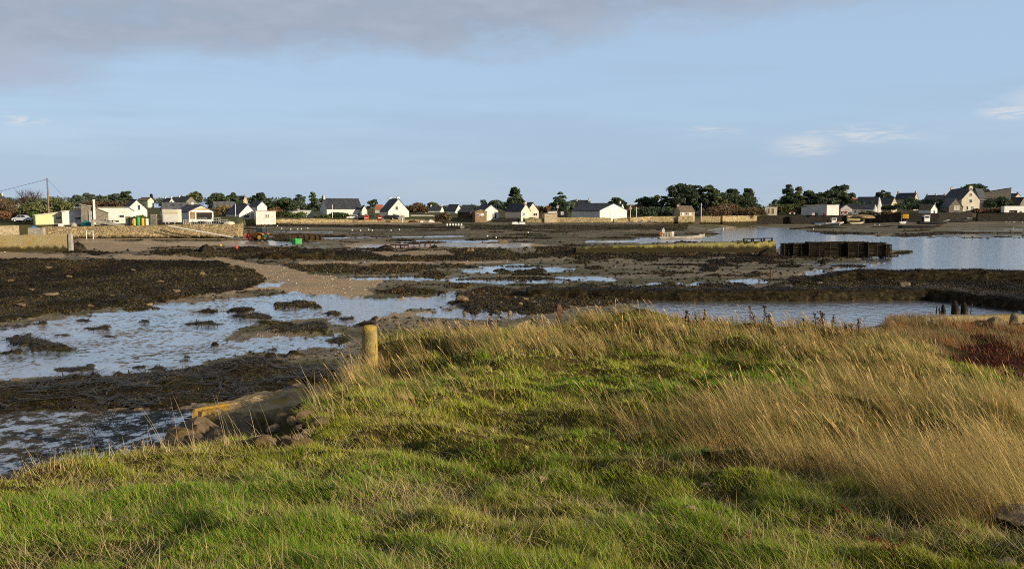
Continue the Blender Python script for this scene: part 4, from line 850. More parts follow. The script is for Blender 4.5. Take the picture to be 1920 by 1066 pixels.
shrub("scrub_thicket", "dry brown weeds along the sea wall at right, below the white hut", "scrub", 1615, 1700, 403, 397, 336, "scrub", 3, .9, flat=True)
shrub("far_woodland", None, None, 740, 1080, 394, 387, 620, "blue", 20, 1.0, "stuff", flat=True)
shrub("far_woodland", None, None, -300, 560, 386, 371, 560, "blue", 24, 1.4, "stuff", flat=True)
shrub("far_woodland", None, None, 1060, 1260, 396, 385, 520, "scrub", 20, 1.0, "stuff", flat=True)
def bare_tree(label, px, base, top, wpx, Y):
    s = Y / F; p = at(px, base, Y); h = (base - top) * s; w = wpx * s / 2; root = empty("bare_tree", p, label, "tree", 0, "leafless trees left of the utility pole")
    q = MB(); q.tube([(0, 0, -.8), (.1, 0, h * .3), (0, .1, h * .6)], [.16, .12, .07], 6); q.build("trunk", M["bark"], root); tw = MB()
    for k in range(70):
        a, z0 = rnd.uniform(0, 6.28), rnd.uniform(.2, .6) * h; e = rnd.uniform(.4, 1) * w; z1 = z0 + rnd.uniform(.2, .42) * h
        x1, y1 = math.cos(a) * e, math.sin(a) * e
        tw.tube([(0, 0, z0), (x1 * .5, y1 * .5, (z0 + z1) / 2), (x1, y1, min(z1, h))], [.05, .03, .015], 3)
        for j in range(2): tw.tube([(x1 * .6, y1 * .6, z0 + (z1 - z0) * .6), (x1 * .8 + rnd.uniform(-.8, .8), y1 * .8, min(h, z1 + rnd.uniform(-.2, .9)))], [.025, .012], 3)
    tw.build("crown", M["bark"], root)
bare_tree("taller leafless brown tree left of the big cypress", 46, 400, 354, 34, 212)
bare_tree("leafless brown tree crowning above the big cypress", 66, 398, 353, 40, 224)
# ---------------------------------------------------------------- poles and wires
def pole(label, px, base, top, Y, r=.13, mat="pole", name="utility_pole", arm=None):
    p = at(px, base, Y); h = (base - top) * Y / F
    root = empty(name, p, label, "pole"); MB().tube([(0, 0, -1.5), (0, 0, h * .5), (0, 0, h)], [r, r * .9, r * .75], 10).build("shaft", M[mat], root)
    if arm == "lamp": MB().tube([(0, 0, h - .05), (.5, 0, h + .05), (.9, 0, h)], .05, 6).box((1.0, 0, h), (.5, .2, .12)).build("lamp_head", M["greywall"], root)
    elif arm == "box": MB().box((0, -.2, h * .72), (.7, .5, .9)).build("fuse_box", M["greywall"], root)
    else: MB().lathe([(0, h), (r * .9, h), (r, h + .04), (r * .6, h + .1), (0, h + .1)], 8).build("cap", M["greywall"], root)
    return p, h
p_, h_ = pole("tall brown wooden utility pole with wires, behind the yellow corrugated shed", 91.5, 404, 334.5, 186, .19)
def wire(label, a, b, sag, r=.022):
    pts = [a.lerp(b, k / 14) - Vector((0, 0, sag * 4 * (k / 14) * (1 - k / 14))) for k in range(15)]; o = pts[0].copy()
    tag(MB().tube([q - o for q in pts], r, 5).build("overhead_wire", M["black"], None, o), label, "wire")
tp = p_ + Vector((0, 0, h_ - .2))
wire("overhead wire running from the utility pole down out of the left edge", tp, at(-160, 392, 176), .3, .035)
wire("thin overhead wire dropping right from the utility pole towards the pines", tp, at(133, 377, 235), .3, .02)
pole("slim white pole on the shore in front of the white annexe", 442, 412.5, 383, 262, .12, "polewhite", "mast")
pole("slim pale pole in front of the long white house", 623.5, 412, 383.5, 285, .12, "polewhite", "mast")
pole("wooden pole rising behind the tan block shed", 1045.5, 404, 382, 300, .15, "pole", "utility_pole", "box")
pole("pale pole with a small box on top left of the great pine clump", 1182, 405, 385, 300, .14, "cream", "utility_pole", "box")
pole("short white-topped post beside the boxed pole left of the pine clump", 1193, 403, 388, 305, .13, "polewhite", "mast")
pole("slim white mast on the sea wall right of the stone hut", 1314.5, 405, 381, 297, .12, "polewhite", "mast")
pole("pale post standing in front of the little pink hut", 1445, 401.5, 380.5, 338, .11, "cream", "mast")
pole("grey street lamp beside the small white gabled hut", 1753, 400, 379.5, 336, .10, "greywall", "street_lamp", "lamp")
# ---------------------------------------------------------------- cars, trailers, containers
def car(label, px, base, Y, L=4.2, rz=0.0, mat="carsilver"):
    p = at(px, base, Y); root = empty("parked_car", p, label, "car", rz); H = 1.45
    pr = [(-L / 2, .35), (-L / 2, .75), (-L / 2 + .25, .9), (-L * .28, .95), (-L * .12, H), (L * .22, H), (L * .40, .98), (L / 2 - .08, .9), (L / 2, .6), (L / 2, .35)]
    MB().prism(pr, -.8, .8).build("body", M[mat], root)
    MB().prism([(-L * .24, .98), (-L * .11, H - .08), (L * .04, H - .08), (L * .04, .98)], -.815, .815).build("window", M["glass"], root)
    MB().prism([(L * .06, .98), (L * .06, H - .08), (L * .21, H - .08), (L * .34, .98)], -.815, .815).build("window", M["glass"], root)
    for sx in (-.31, .31):
        for sy in (-.74, .74):
            w = MB().tube([(L * sx, sy - .1, .32), (L * sx, sy + .1, .32)], .32, 14).build("wheel", M["tyre"], root)
            MB().tube([(L * sx, sy - .115, .32), (L * sx, sy + .115, .32)], .18, 10).build("rim", M["frame"], w)
    for sy in (-.55, .55): MB().box((-L / 2, sy, .68), (.06, .3, .16)).build("headlight", M["whiteplastic"], root)
car("silver car parked left of the yellow corrugated shed", 41, 416, 187, 3.4, .1)
car("grey car parked beside the hedge right of the grey sloping shed", 584, 409, 294, 4.6, 0, "cardark")
car("white car parked in front of the long white house", 663, 411.5, 283, 4.2, .1, "whiteplastic")
car("dark car parked right of the white car before the long white house", 678, 411.5, 282, 4.0, 0, "cardark")
car("dark green car parked between the two red containers", 697, 411.5, 286, 3.8, 0, "darkgreen")
car("black car parked in front of the tall white gable house", 728, 411.5, 285, 5.0, 0, "black")
car("grey car parked behind the olive board, left of the board", 741, 411, 287, 4.0, 0, "cardark")
def container(name, label, cat, px0, px1, base, top, Y, mat, dep=2.2, band=None):
    a, b_ = at(px0, base, Y), at(px1, base, Y); w = b_.x - a.x; h = (base - top) * Y / F
    root = empty(name, ((a.x + b_.x) / 2, Y, a.z), label, cat); MB().box((0, dep / 2, h / 2), (w, dep, h)).build("body", M[mat], root)
    r = MB()
    for k in range(5): r.box((-w / 2 + w * (k + .5) / 5, -.03, h / 2), (w * .05, .06, h * .9))
    r.build("ribs", M[mat], root); MB().box((0, dep / 2, h + .05), (w + .1, dep + .1, .1)).build("lid", M[mat], root)
    if band: MB().box((0, -.07, h * .52), (w * .8, .03, h * .18)).build("label_band", M[band], root)
    return root
container("red_container", "wide red container with a pale band, left of the two on the shore", "container", 682.5, 690.5, 413.5, 404.5, 279, "red", 1.2, "cream")
container("red_container", "narrow red container with a pale band before the tall gable house", "container", 708.5, 715.5, 413, 404.5, 279, "red", 1.2, "whiteplastic")
r = empty("sign_board", at(754.5, 420, 277), "square olive board on a pale post below the tall white gable house", "sign")
s_ = 277 / F
MB().box((-1.0 * s_, 0, 11.7 * s_), (10.5 * s_, .08, 8.6 * s_)).build("board", M["concrete"], r); MB().tube([(0, -.12, -1), (0, -.12, 11 * s_)], .16, 8).build("post", M["polewhite"], r)
r = empty("box_trailer", at(319.5, 421, 179), "white box trailer body standing on the stone quay", "trailer", .05); s_ = 179 / F
MB().box((0, 1.2, 16.5 * s_), (28 * s_, 2.4, 24.5 * s_)).build("body", M["cream"], r); MB().box((0, -.03, 21.5 * s_), (28 * s_, .05, .12)).build("seam", M["tan"], r); MB().box((0, -.04, 12 * s_), (25 * s_, .05, 13 * s_)).build("door", M["white"], r)
MB().box((0, 1.2, 3.4 * s_), (29 * s_, 2.2, .25)).build("chassis", M["dark"], r)
for sx in (-9, -3, 8):
    w = MB().tube([(sx * s_, .05, .32), (sx * s_, .3, .32)], .34, 14).build("wheel", M["tyre"], r); MB().tube([(sx * s_, .03, .32), (sx * s_, .1, .32)], .16, 10).build("rim", M["greywall"], w)
r = empty("semi_trailer", at(1908, 399.5, 337), "long white trailer cut by the right edge of the photo", "trailer"); s_ = 337 / F
MB().box((0, 1.2, 7.2 * s_), (50 * s_, 2.4, 12 * s_)).build("body", M["whiteplastic"], r); MB().box((-8 * s_, -.05, 3.0 * s_), (14 * s_, .1, 5 * s_)).build("undergear", M["dark"], r)
for sx in (-13, -9, 6):
    w = MB().tube([(sx * s_, -.1, .4), (sx * s_, .2, .4)], .42, 14).build("wheel", M["tyre"], r); MB().tube([(sx * s_, -.12, .4), (sx * s_, -.05, .4)], .2, 10).build("rim", M["greywall"], w)
def barrel(label, px, base, top, wpx, Y, mat, lid=None):
    p = at(px, base, Y); h = (base - top) * Y / F; rr = wpx * Y / F / 2; root = empty("barrel", p, label, "barrel", 0, "barrels standing on the stone quay")
    MB().lathe([(0, -.05), (rr * .92, -.05), (rr, h * .1), (rr, h * .3), (rr * 1.05, h * .33), (rr, h * .36), (rr, h * .64), (rr * 1.05, h * .67), (rr, h * .7), (rr, h * .92), (rr * .9, h), (0, h)], 16).build("body", M[mat], root)
    MB().lathe([(0, h), (rr * .8, h), (rr * .8, h + .06), (0, h + .06)], 16).build("lid", M[lid or mat], root)
for a in [("black barrel, leftmost of the coloured row", 244.5, 407, 6, "black"), ("yellow barrel with black top between black and green ones", 252, 409.5, 6.5, "yellow", "black"), ("green barrel in the middle of the coloured row", 260, 407.5, 7, "green"), ("second yellow barrel, right of the green one", 268, 409, 6.5, "yellow", "green"), ("white barrel with dark top right of the yellow ones", 276, 409.5, 6.5, "whiteplastic", "darkgreen"), ("dark green barrel at the right end of the row", 281, 408.5, 4, "darkgreen")]:
    barrel(a[0], a[1], 422.5, a[2], a[3], 178.5, a[4], a[5] if len(a) > 5 else None)
def blockwork(name, label, cat, px0, px1, base, top, Y, mat, dep=.6):
    a, b_ = at(px0, base, Y), at(px1, base, Y); w = b_.x - a.x; h = (base - top) * Y / F
    root = empty(name, ((a.x + b_.x) / 2, Y, a.z), label, cat); MB().box((0, dep / 2, h / 2 - .3), (w, dep, h + .6)).build("masonry", M[mat], root); MB().box((0, dep / 2, h + .05), (w + .1, dep + .1, .1)).build("coping", M["concrete"], root); return root
blockwork("pillar", "square tan stone pillar left of the barrels", "pillar", 235.5, 241, 422, 406.5, 179, "tan")
blockwork("pillar", "wide grey stone pillar right of the barrels", "pillar", 282.5, 293, 423, 403, 179, "granite")
blockwork("pillar", "short tan wall stub left of the white box trailer", "wall", 293.5, 306, 423, 413, 181, "tan")
def tarp(label, px, base, Y, w, h, mat, name="tarpaulin_heap", cat="tarpaulin", dep=1.0):
    p = at(px, base, Y); n = 22; rings = []; sd = px * .37
    for i in range(9):
        q = i / 8; ring = []
        for k in range(n):
            a = 2 * math.pi * k / n; f = math.sqrt(max(0, 1 - q * q)) * (.6 + .7 * float(vn(math.cos(a) * 1.7 + sd, math.sin(a) * 1.7 + q, 71)))
            ring.append((w / 2 * f * math.cos(a), dep * w / 2 * f * math.sin(a) * .8, h * q * (.7 + .5 * float(vn(a * 2 + sd, q * 3, 72))) - .15))
        rings.append(ring)
    return tag(MB().rings(rings).build(name, M[mat], None, p, smooth=True), label, cat)
tarp("crumpled teal tarpaulin heap against the rubble-stone shed", 162, 422, 178.5, 2.1, 1.05, "teal")
tarp("grey covered heap left of the teal tarpaulin", 138, 423, 178, 1.6, .85, "concrete")
tarp("blue plastic heap above the low grey concrete wall", 63, 426, 175, 1.2, .45, "blue")
tarp("dark fishing-gear heap at the foot of the yellow corrugated shed", 92, 423, 177, 2.0, .55, "black", "gear_heap", "heap")
tarp("dark red-brown rounded seaweed clump at the end of the low quay", 145, 467, 122, 2.4, 1.2, "bag", "seaweed_heap", "seaweed heap")
tarp("black seaweed mound standing on the mud left of the tractor", 387, 472.5, 126, 2.9, 1.15, "bag", "seaweed_heap", "seaweed heap")
tarp("pale stone heap on the foreshore below the white warehouse wall", 1618, 408.5, 316, 8.5, 1.3, "wood", "stone_heap", "stone heap")
tarp("dark brown heap at the bank of the foreshore below the bush", 838, 419, 278, 3.4, 1.0, "darkwood", "gear_heap", "heap")
# ramp and gangway on the quay
o = MB(); a, b_ = at(173, 411.5, 177), at(226, 422, 177); o.prism([(0, 0), (b_.x - a.x, b_.z - a.z), (b_.x - a.x, b_.z - a.z - .3), (0, -.5)], 0, 2.0)
tag(o.build("concrete_ramp", M["concrete"], None, a), "sloping grey concrete ramp in front of the rubble-stone shed", "ramp")
r = empty("pillar", at(174, 423.5, 176.8), "stubby concrete pillar carrying the sloping ramp", "pillar"); MB().box((0, 0, .55), (.45, .4, 1.3)).build("masonry", M["concrete"], r); MB().box((0, 0, 1.23), (.55, .5, .1)).build("coping", M["concrete"], r)
a, b_ = at(318, 423.2, 174), at(451, 447, 173); d_ = b_ - a; g = MB()
for dy in (0, -.7): g.tube([(0, dy, 0), (d_.x, d_.y + dy, d_.z)], .09, 6)
for k in range(24): g.box((d_.x * k / 23, d_.y * k / 23 - .35, d_.z * k / 23), (.10, .7, .06))
tag(g.build("gangway", M["polewhite"], None, a), "long white ladder gangway leaning down along the stone quay", "gangway")
r = empty("posts_frame", at(168.5, 447, 170), "two white posts with a thin crossbar on the mud under the quay", "frame"); s_ = 170 / F
for k in (-6.2, 6.2): MB().tube([(k * s_, 0, -.5), (k * s_, 0, 15.5 * s_)], .09, 8).build("post", M["polewhite"], r)
MB().tube([(-6.2 * s_, 0, 12 * s_), (6.2 * s_, 0, 12 * s_)], .03, 6).build("crossbar", M["greywall"], r)
def cage(label, px, base, Y, w, h, d=1.0, mat="greywall", name="oyster_cage", cat="cage", group="oyster cages stacked on the quay"):
    root = empty(name, at(px, base, Y), label, cat, rnd.uniform(-.3, .3), group); q = MB(); b = .05
    for sx in (-1, 1):
        for sy in (-1, 1): q.box((sx * w / 2, sy * d / 2, h / 2), (b, b, h))
    for z in (.05, h * .5, h):
        for sy in (-1, 1): q.box((0, sy * d / 2, z), (w, b, b))
        for sx in (-1, 1): q.box((sx * w / 2, 0, z), (b, d, b))
    for k in range(5): q.box((-w / 2 + w * k / 4, -d / 2, h / 2), (b * .7, b * .7, h))
    q.build("frame", M[mat], root); MB().box((0, 0, h * .28), (w * .9, d * .85, h * .4)).build("bags", M["bag" if mat != "cream" else "tan"], root)
for k, (px, h, w, mt) in enumerate([(353, .9, 1.5, "cream"), (366, 1.0, 1.3, "greywall"), (379, 1.25, 1.5, "greywall"), (392, 1.0, 1.6, "cream"), (405, 1.3, 1.4, "greywall"), (419, .9, 1.6, "greywall")]):
    cage(["pale wide oyster cage at the left end of the cages on the quay", "grey oyster cage second from the left on the quay", "tall grey oyster cage third from the left below the workshop door", "pale oyster cage in the middle of the row on the quay", "tallest grey oyster cage right of the middle on the quay", "low grey oyster cage at the right end of the cage row"][k], px, 420.5, 177.5, w, h, 1.0, mt)
cage("metal-framed cube tank by the sloping ramp, left one", 207, 416.5, 181, 1.0, .85, .9, "frame", "cube_tank", "tank", "cube tanks by the ramp"); cage("metal-framed cube tank by the sloping ramp, right one", 218, 416.5, 181, .95, .75, .9, "cream", "cube_tank", "tank", "cube tanks by the ramp")
tarp("pile of pale sacks at the tip of the stone quay", 430, 420.5, 176.5, 2.6, .8, "cream", "sack_pile", "sack pile", .7)
for k, (px, y, Y) in enumerate([(106, 424, 177), (114, 424, 177)]):
    r = empty("crate", at(px, y, Y), ["dark crate with white lid below the window of the yellow shed", "white crate right of the dark crate below the yellow shed"][k], "crate")
    MB().box((0, 0, .25), (.75, .6, .5)).build("body", M["dark" if k == 0 else "whiteplastic"], r); MB().box((0, 0, .53), (.82, .66, .08)).build("lid", M["whiteplastic"], r)
# ---------------------------------------------------------------- tractor on the mud
def wheel(root, x, y, rad, w, rimmat):
    q = MB(); prof = [(rad * .58, -w / 2), (rad * .9, -w / 2), (rad, -w * .36), (rad, w * .36), (rad * .9, w / 2), (rad * .58, w / 2)]; n = 24; rings = [[(x + r_ * math.cos(2 * math.pi * k / n), y + yy, rad + r_ * math.sin(2 * math.pi * k / n)) for k in range(n)] for r_, yy in prof]
    q.rings(rings, close=False)
    for k in range(n // 2): a = 4 * math.pi * k / n; q.box((x + rad * math.cos(a), y, rad + rad * math.sin(a)), (.08, w * .9, .08))
    o = q.build("wheel", M["tyre"], root)
    MB().rings([[(x + r_ * math.cos(2 * math.pi * k / 16), y + yy, rad + r_ * math.sin(2 * math.pi * k / 16)) for k in range(16)] for r_, yy in [(rad * .6, -w * .48), (rad * .5, -w * .3), (rad * .2, -w * .34), (rad * .2, w * .34), (rad * .5, w * .3), (rad * .6, w * .48)]]).build("rim", M[rimmat], o)
r = empty("tractor", at(486.5, 451.5, 170), "orange tractor with dark glazed cab and yellow wheel rims parked on the mud", "tractor", -.35)
for y in (-.85, .85): wheel(r, .75, y, .74, .45, "yellow"); wheel(r, -1.35, y * .95, .5, .34, "red")
MB().prism([(-2.0, .65), (-2.05, 1.15), (-1.85, 1.42), (-.25, 1.62), (-.25, .65)], -.42, .42).build("bonnet", M["orange"], r)
MB().prism([(-.3, .6), (-.3, 1.25), (1.3, 1.25), (1.45, .95), (1.3, .6)], -.5, .5).build("chassis", M["darkgreen"], r)
cb = MB(); 
for x in (-.25, 1.2):
    for y in (-.72, .72): cb.tube([(x, y, 1.2), (x * .9 + .05, y * .92, 2.55)], .05, 6)
cb.box((.48, 0, 1.28), (1.55, 1.5, .1)).build("cab_frame", M["black"], r); MB().box((.48, 0, 1.9), (1.3, 1.34, 1.2), taper=.94).build("cab_glass", M["glass"], r)
MB().box((.48, 0, 2.62), (1.6, 1.55, .16), taper=.9).build("cab_roof", M["darkgreen"], r)
for y in (-.85, .85): MB().prism([(.0, 1.15), (.15, 1.5), (.75, 1.62), (1.4, 1.45), (1.5, 1.2), (1.35, 1.3), (.75, 1.5), (.2, 1.38)], y - .26, y + .26).build("mudguard", M["orange"], r)
MB().tube([(-1.2, -.3, 1.4), (-1.2, -.3, 2.35)], .07, 8).build("exhaust", M["black"], r)
MB().lathe([(0, 2.7), (.09, 2.7), (.09, 2.85), (0, 2.9)], 8).build("beacon", M["orange"], r).location = (.9, .5, 0)
fk = MB().box((-2.6, 0, .55), (.9, 1.3, .12)); fk.box((-2.2, .45, .8), (.12, .12, .9)); fk.box((-2.2, -.45, .8), (.12, .12, .9)); fk.box((-2.75, 0, 1.0), (.12, 1.3, .9)); fk.build("front_loader", M["red"], r)
# green crate and timber barge behind it
r = empty("green_crate", at(557, 456.8, 156), "bright green open plastic crate on the mud in front of the dark timbers", "crate", .62); q = MB()
w, d, h = 1.15, 1.5, .86
for sx in (-1, 1): q.box((sx * (w / 2), 0, h / 2), (.06, d, h))
for sy in (-1, 1): q.box((0, sy * (d / 2), h / 2), (w - .07, .06, h))
q.box((0, 0, .06), (w - .08, d - .08, .08)).build("body", M["green"], r); rb = MB()
for k in range(4):
    for sx in (-1, 1): rb.box((sx * (w / 2 + .04), -d / 2 + d * (k + .5) / 4, h / 2), (.04, .06, h * .9))
    for sy in (-1, 1): rb.box((-w / 2 + w * (k + .5) / 4, sy * (d / 2 + .04), h / 2), (.06, .04, h * .9))
rb.build("ribs", M["green"], r); MB().box((0, -d / 2 - .03, h), (w + .14, .08, .09)).box((0, d / 2 + .03, h), (w + .14, .08, .09)).box((-w / 2 - .03, 0, h), (.08, d, .09)).box((w / 2 + .03, 0, h), (.08, d, .09)).build("rim", M["green"], r)
r = empty("timber_barge", at(573, 450.5, 166), "derelict dark timber barge wall with upright posts behind the green crate", "barge"); s_ = 166 / F
q = MB()
for k in range(5): q.box((0, 0, .1 + k * .2), (62 * s_, .14, .17))
q.box((0, 1.2, .3), (60 * s_, 2.2, .6)); q.build("planking", M["darkwood"], r)
for k, hh in zip((-30, -12, 0, 10, 22, 31), (1.1, 1.25, 1.1, 1.3, 1.15, 1.5)): MB().box((k * s_, -.14, hh / 2 - .2), (.22, .2, hh + .4)).build("post", M["darkwood"], r)
# tyre on the weed dike
q = MB(); p = at(498.5, 476.5, 113.5); nR, nr_ = 20, 8
q.rings([[((.36 + .12 * math.cos(b2 * 2 * math.pi / nr_)) * math.cos(a2 * 2 * math.pi / nR), .12 * math.sin(b2 * 2 * math.pi / nr_), (.36 + .12 * math.cos(b2 * 2 * math.pi / nr_)) * math.sin(a2 * 2 * math.pi / nR)) for b2 in range(nr_)] for a2 in range(nR + 1)], close=False)
o = tag(q.build("old_tyre", M["tyre"], None, p + Vector((0, -.6, 0)), smooth=True), "old tyre hanging on the low weed-covered dike left of centre", "tyre"); o.rotation_euler = (-.3, 0, .1)
# ---------------------------------------------------------------- boats
def hull(L, W, H, rake=.25, flat=.7):
    rings = []
    for k in range(13):
        u = k / 12; x = -L / 2 + L * u; wf = 1 if u < .55 else max(.12, 1 - ((u - .55) / .45) ** 2 * .9); zb_ = 0 if u < .62 else H * .9 * ((u - .62) / .38) ** 1.8; sh = H * (1 + rake * max(0, (u - .5) * 2) ** 2)
        w = W / 2 * wf; rings.append([(x, -w, sh), (x, -w * .96, zb_ + (sh - zb_) * .45), (x, -w * flat, zb_), (x, w * flat, zb_), (x, w * .96, zb_ + (sh - zb_) * .45), (x, w, sh), (x, w * .9, sh), (x, w * .85, sh - .3 * min(1, H)), (x, -w * .85, sh - .3 * min(1, H)), (x, -w * .9, sh)])
    return MB().rings(rings)
r = empty("work_boat", at(1278, 447.6, 184), "flat grey work boat with hoop and wheelhouse at its stern, afloat in the channel", "boat", .02); L = 9.6
hull(L, 2.6, .62, .9).build("hull", M["concrete"], r, (0, 0, -.12))
MB().box((-3.9, -.2, 1.25), (.55, .9, 1.6), taper=.95).build("wheelhouse", M["greywall"], r); MB().box((-2.0, -.6, .98), (.5, .5, 1.0)).build("locker", M["whiteplastic"], r)
cg = MB()
for k in range(6): cg.tube([(-3.5 + .32 * k, -.9, .45), (-3.5 + .32 * k, -.9, 1.25)], .05, 6)
cg.tube([(-3.6, -.9, 1.25), (-1.8, -.9, 1.25)], .04, 6).tube([(-3.6, -.9, .85), (-1.8, -.9, .85)], .03, 6).build("rail", M["cream"], r)
MB().tube([(-3.7, .2, .4), (-3.75, .2, 2.3)], .07, 6).tube([(-4.4, .2, 1.9), (-3.7, .2, 2.0)], .04, 6).build("mast", M["cream"], r)
q = MB(); q.rings([[(-4.45 + (.3 + .1 * math.cos(b2 * .785)) * math.cos(a2 * .3491), -1.0 + .1 * math.sin(b2 * .785), 1.1 + (.3 + .1 * math.cos(b2 * .785)) * math.sin(a2 * .3491)) for b2 in range(8)] for a2 in range(19)], close=False); q.build("lifebuoy", M["orange"], r)
MB().box((3.9, 0, .85), (.5, .8, .25)).build("bow_cleat", M["cream"], r)
MB().box((0, 0, .25), (6.2, 2.2, .06)).build("deck", M["concrete"], r)
r = empty("stranded_barge", at(1727, 427.5, 255), "long low black barge lying on the mud at right", "barge"); hull(13.2, 3.4, 1.05, .05, .9).build("hull", M["black"], r, (0, 0, -.1)); MB().box((0, 0, .8), (11.5, 2.7, .08)).build("deck", M["darkwood"], r); MB().box((5.3, 0, 1.05), (1.2, .2, .35)).build("winch", M["rust"], r)
r = empty("fishing_boat", at(1745, 420, 280), "dark boat with upright pale grey wheelhouse behind the black barge", "boat"); hull(10.5, 2.8, .95, .6).build("hull", M["black"], r, (1.0, 0, -.1))
wh = MB().box((-1.6, 0, 1.9), (1.9, 1.6, 2.2), taper=.97).build("wheelhouse", M["whiteplastic"], r); MB().box((-1.6, 0, 3.05), (2.2, 1.9, .12)).build("roof", M["greywall"], wh); MB().box((-1.6, -.82, 2.4), (1.4, .06, .6)).build("window", M["glass"], wh); MB().tube([(-2.6, 0, .8), (-2.8, 0, 2.4)], .35, 8).build("engine_casing", M["black"], r)
MB().prism([(4.4, .95), (6.1, 1.35), (6.1, 1.5), (4.4, 1.1)], -.6, .6).build("bow_rail", M["cream"], r)
r = empty("fishing_boat", at(1564, 419, 290), "small boat with white wheelhouse and orange floats beached before the warehouse", "boat"); hull(7.0, 2.2, .7, .6).build("hull", M["greywall"], r, (0, 0, -.1))
wh = MB().box((-.2, 0, 1.45), (1.9, 1.4, 1.7), taper=.95).build("wheelhouse", M["whiteplastic"], r); MB().box((-.2, -.72, 1.8), (1.3, .05, .5)).build("window", M["glass"], wh); MB().box((-.2, 0, 2.33), (2.1, 1.6, .1)).build("roof", M["greywall"], wh); MB().box((-1.9, 0, 1.1), (1.0, 1.2, 1.0)).build("gear_box", M["dark"], r)
for x in (.95, 1.5): MB().lathe([(0, 0), (.3, .08), (.38, .3), (.3, .52), (0, .6)], 10).build("float", M["orange"], r, (x, -.9, .55))
r = empty("open_boat", at(1607, 419, 298), "small cream open boat lying on the foreshore right of the wheelhouse boat", "boat", .1); hull(2.4 * 2, 1.6, .55, .5).build("hull", M["cream"], r, (0, 0, -.1)); MB().box((.2, 0, .3), (.3, 1.2, .06)).build("thwart", M["wood"], r)
r = empty("open_boat", at(1541, 413.5, 318), "blue-grey open boat on the foreshore left of the wheelhouse boat", "boat", -.1); hull(5.0, 1.7, .6, .4).build("hull", M["shutter"], r, (0, 0, -.1)); MB().box((-.2, 0, .34), (.3, 1.2, .06)).build("thwart", M["wood"], r)
for k, px in enumerate((965.5, 978.5)):
    r = empty("upturned_boat", at(px, 420, 270), ["white upturned boat hull on the foreshore, left of the pair", "white upturned boat hull on the foreshore, right of the pair"][k], "boat", 0, "pair of white upturned boats"); q = MB(); n = 12
    q.rings([[(x, math.cos(a) * .55 * f, .62 * math.sin(a) * f - .02) for a in [math.pi * j / n for j in range(n + 1)]] for x, f in [(-1.0, .5), (-.85, .85), (-.4, 1), (.4, 1), (.85, .85), (1.0, .5)]]).build("hull", M["whiteplastic"], r); MB().box((0, 0, .62), (1.7, .06, .06)).build("keel", M["cream"], r)
r = empty("tender_boat", at(1198, 416.5, 270), "pale plank gangway leaning against the sea wall right of the hall", "gangway"); a = MB(); a.tube([(-1.1, 0, 1.0), (1.2, -.4, -.1)], .07, 6).tube([(-1.1, .5, 1.0), (1.2, .1, -.1)], .07, 6).build("rails", M["polewhite"], r); r.name = "gangway"; MB().box((0, .05, .45), (.1, .5, .06)).box((-.6, .1, .72), (.1, .5, .06)).box((.6, 0, .18), (.1, .5, .06)).build("rungs", M["polewhite"], r)
container("yellow_container", "square yellow container behind the boat with the grey wheelhouse", "container", 1693, 1703.5, 409.5, 402, 300, "yellow", 1.5)
r = empty("dinghy_trailer", at(1694, 419.5, 282), "small white-and-red tender boat by the bow of the black barge", "boat"); r.name = "open_boat"; hull(2.6, 1.2, .8, .5).build("hull", M["whiteplastic"], r); MB().tube([(-.6, 0, .5), (-.8, 0, 2.0)], .06, 6).build("mast", M["cream"], r); MB().box((.3, 0, .9), (.6, .6, .5)).build("console", M["red"], r)
r = empty("beached_hull", at(1800, 405, 316), "dark boat hull with pale rim drawn up on the shore below the cream house", "boat", .05); hull(9, 2.6, 1.3, .8).build("hull", M["black"], r, (0, 0, -.3)); MB().box((3.2, 0, 1.55), (1.6, 1.0, .12)).build("foredeck", M["cream"], r)
def machine(label, px, base, Y, mat):
    r = empty("farm_machine", at(px, base, Y), label, "machinery"); MB().box((0, 0, .9), (2.2, 1.3, .7), taper=.8).build("body", M[mat], r)
    for x in (-.8, .8): wheel(r, x, -.7, .55, .3, "greywall")
    MB().tube([(.2, 0, 1.1), (1.0, 0, 2.1), (1.9, 0, 1.4)], .09, 6).build("boom", M[mat], r)
machine("dark red machine with a boom right of the bright end of the warehouse", 1583, 402.5, 329.5, "red"); machine("rusty machine with a boom parked left of the low shaded white shed", 1484, 402.5, 331, "rust")
container("white_bin", "small white square bin on the wall before the warehouse", "bin", 1522.5, 1527, 403.7, 399.8, 326, "whiteplastic", .8); container("red_bin", "small red bin beside the bright end of the warehouse", "bin", 1545, 1549, 403.8, 400.5, 327, "red", .8); container("dark_bin", "dark green bin right of the small white square bin", "bin", 1529.5, 1534, 403.7, 399, 326.5, "darkgreen", .8)
for k in range(6):
    px = 838 + k * 5.4; q = MB().lathe([(0, -.1), (.24, -.1), (.26, .45), (.2, .55), (0, .58)], 10); r = tag(q.build("white_drum", M["whiteplastic"], None, at(px, 423, 258)), "small white drum in the row of six on the weedy mud", "drum", "six white drums in a row")
r = container("concrete_block", "squat pale concrete block right of the row of white drums", "block", 863, 870, 429, 424.5, 244, "concrete", 1.0)
for k, (px, py, w, h, mt) in enumerate([(775, 411, 3.2, .8, "darkwood"), (790, 411, 2.2, .7, "cream"), (806, 411, 2.6, 1.0, "cream")]):
    tarp(["dark beam pile on the shore below the skyline cottages", "pale rubble pile right of the dark beam pile", "high pale rubble pile left of the round bush"][k], px, py, 284, w, h, mt, "rubble_pile", "rubble pile", .6)
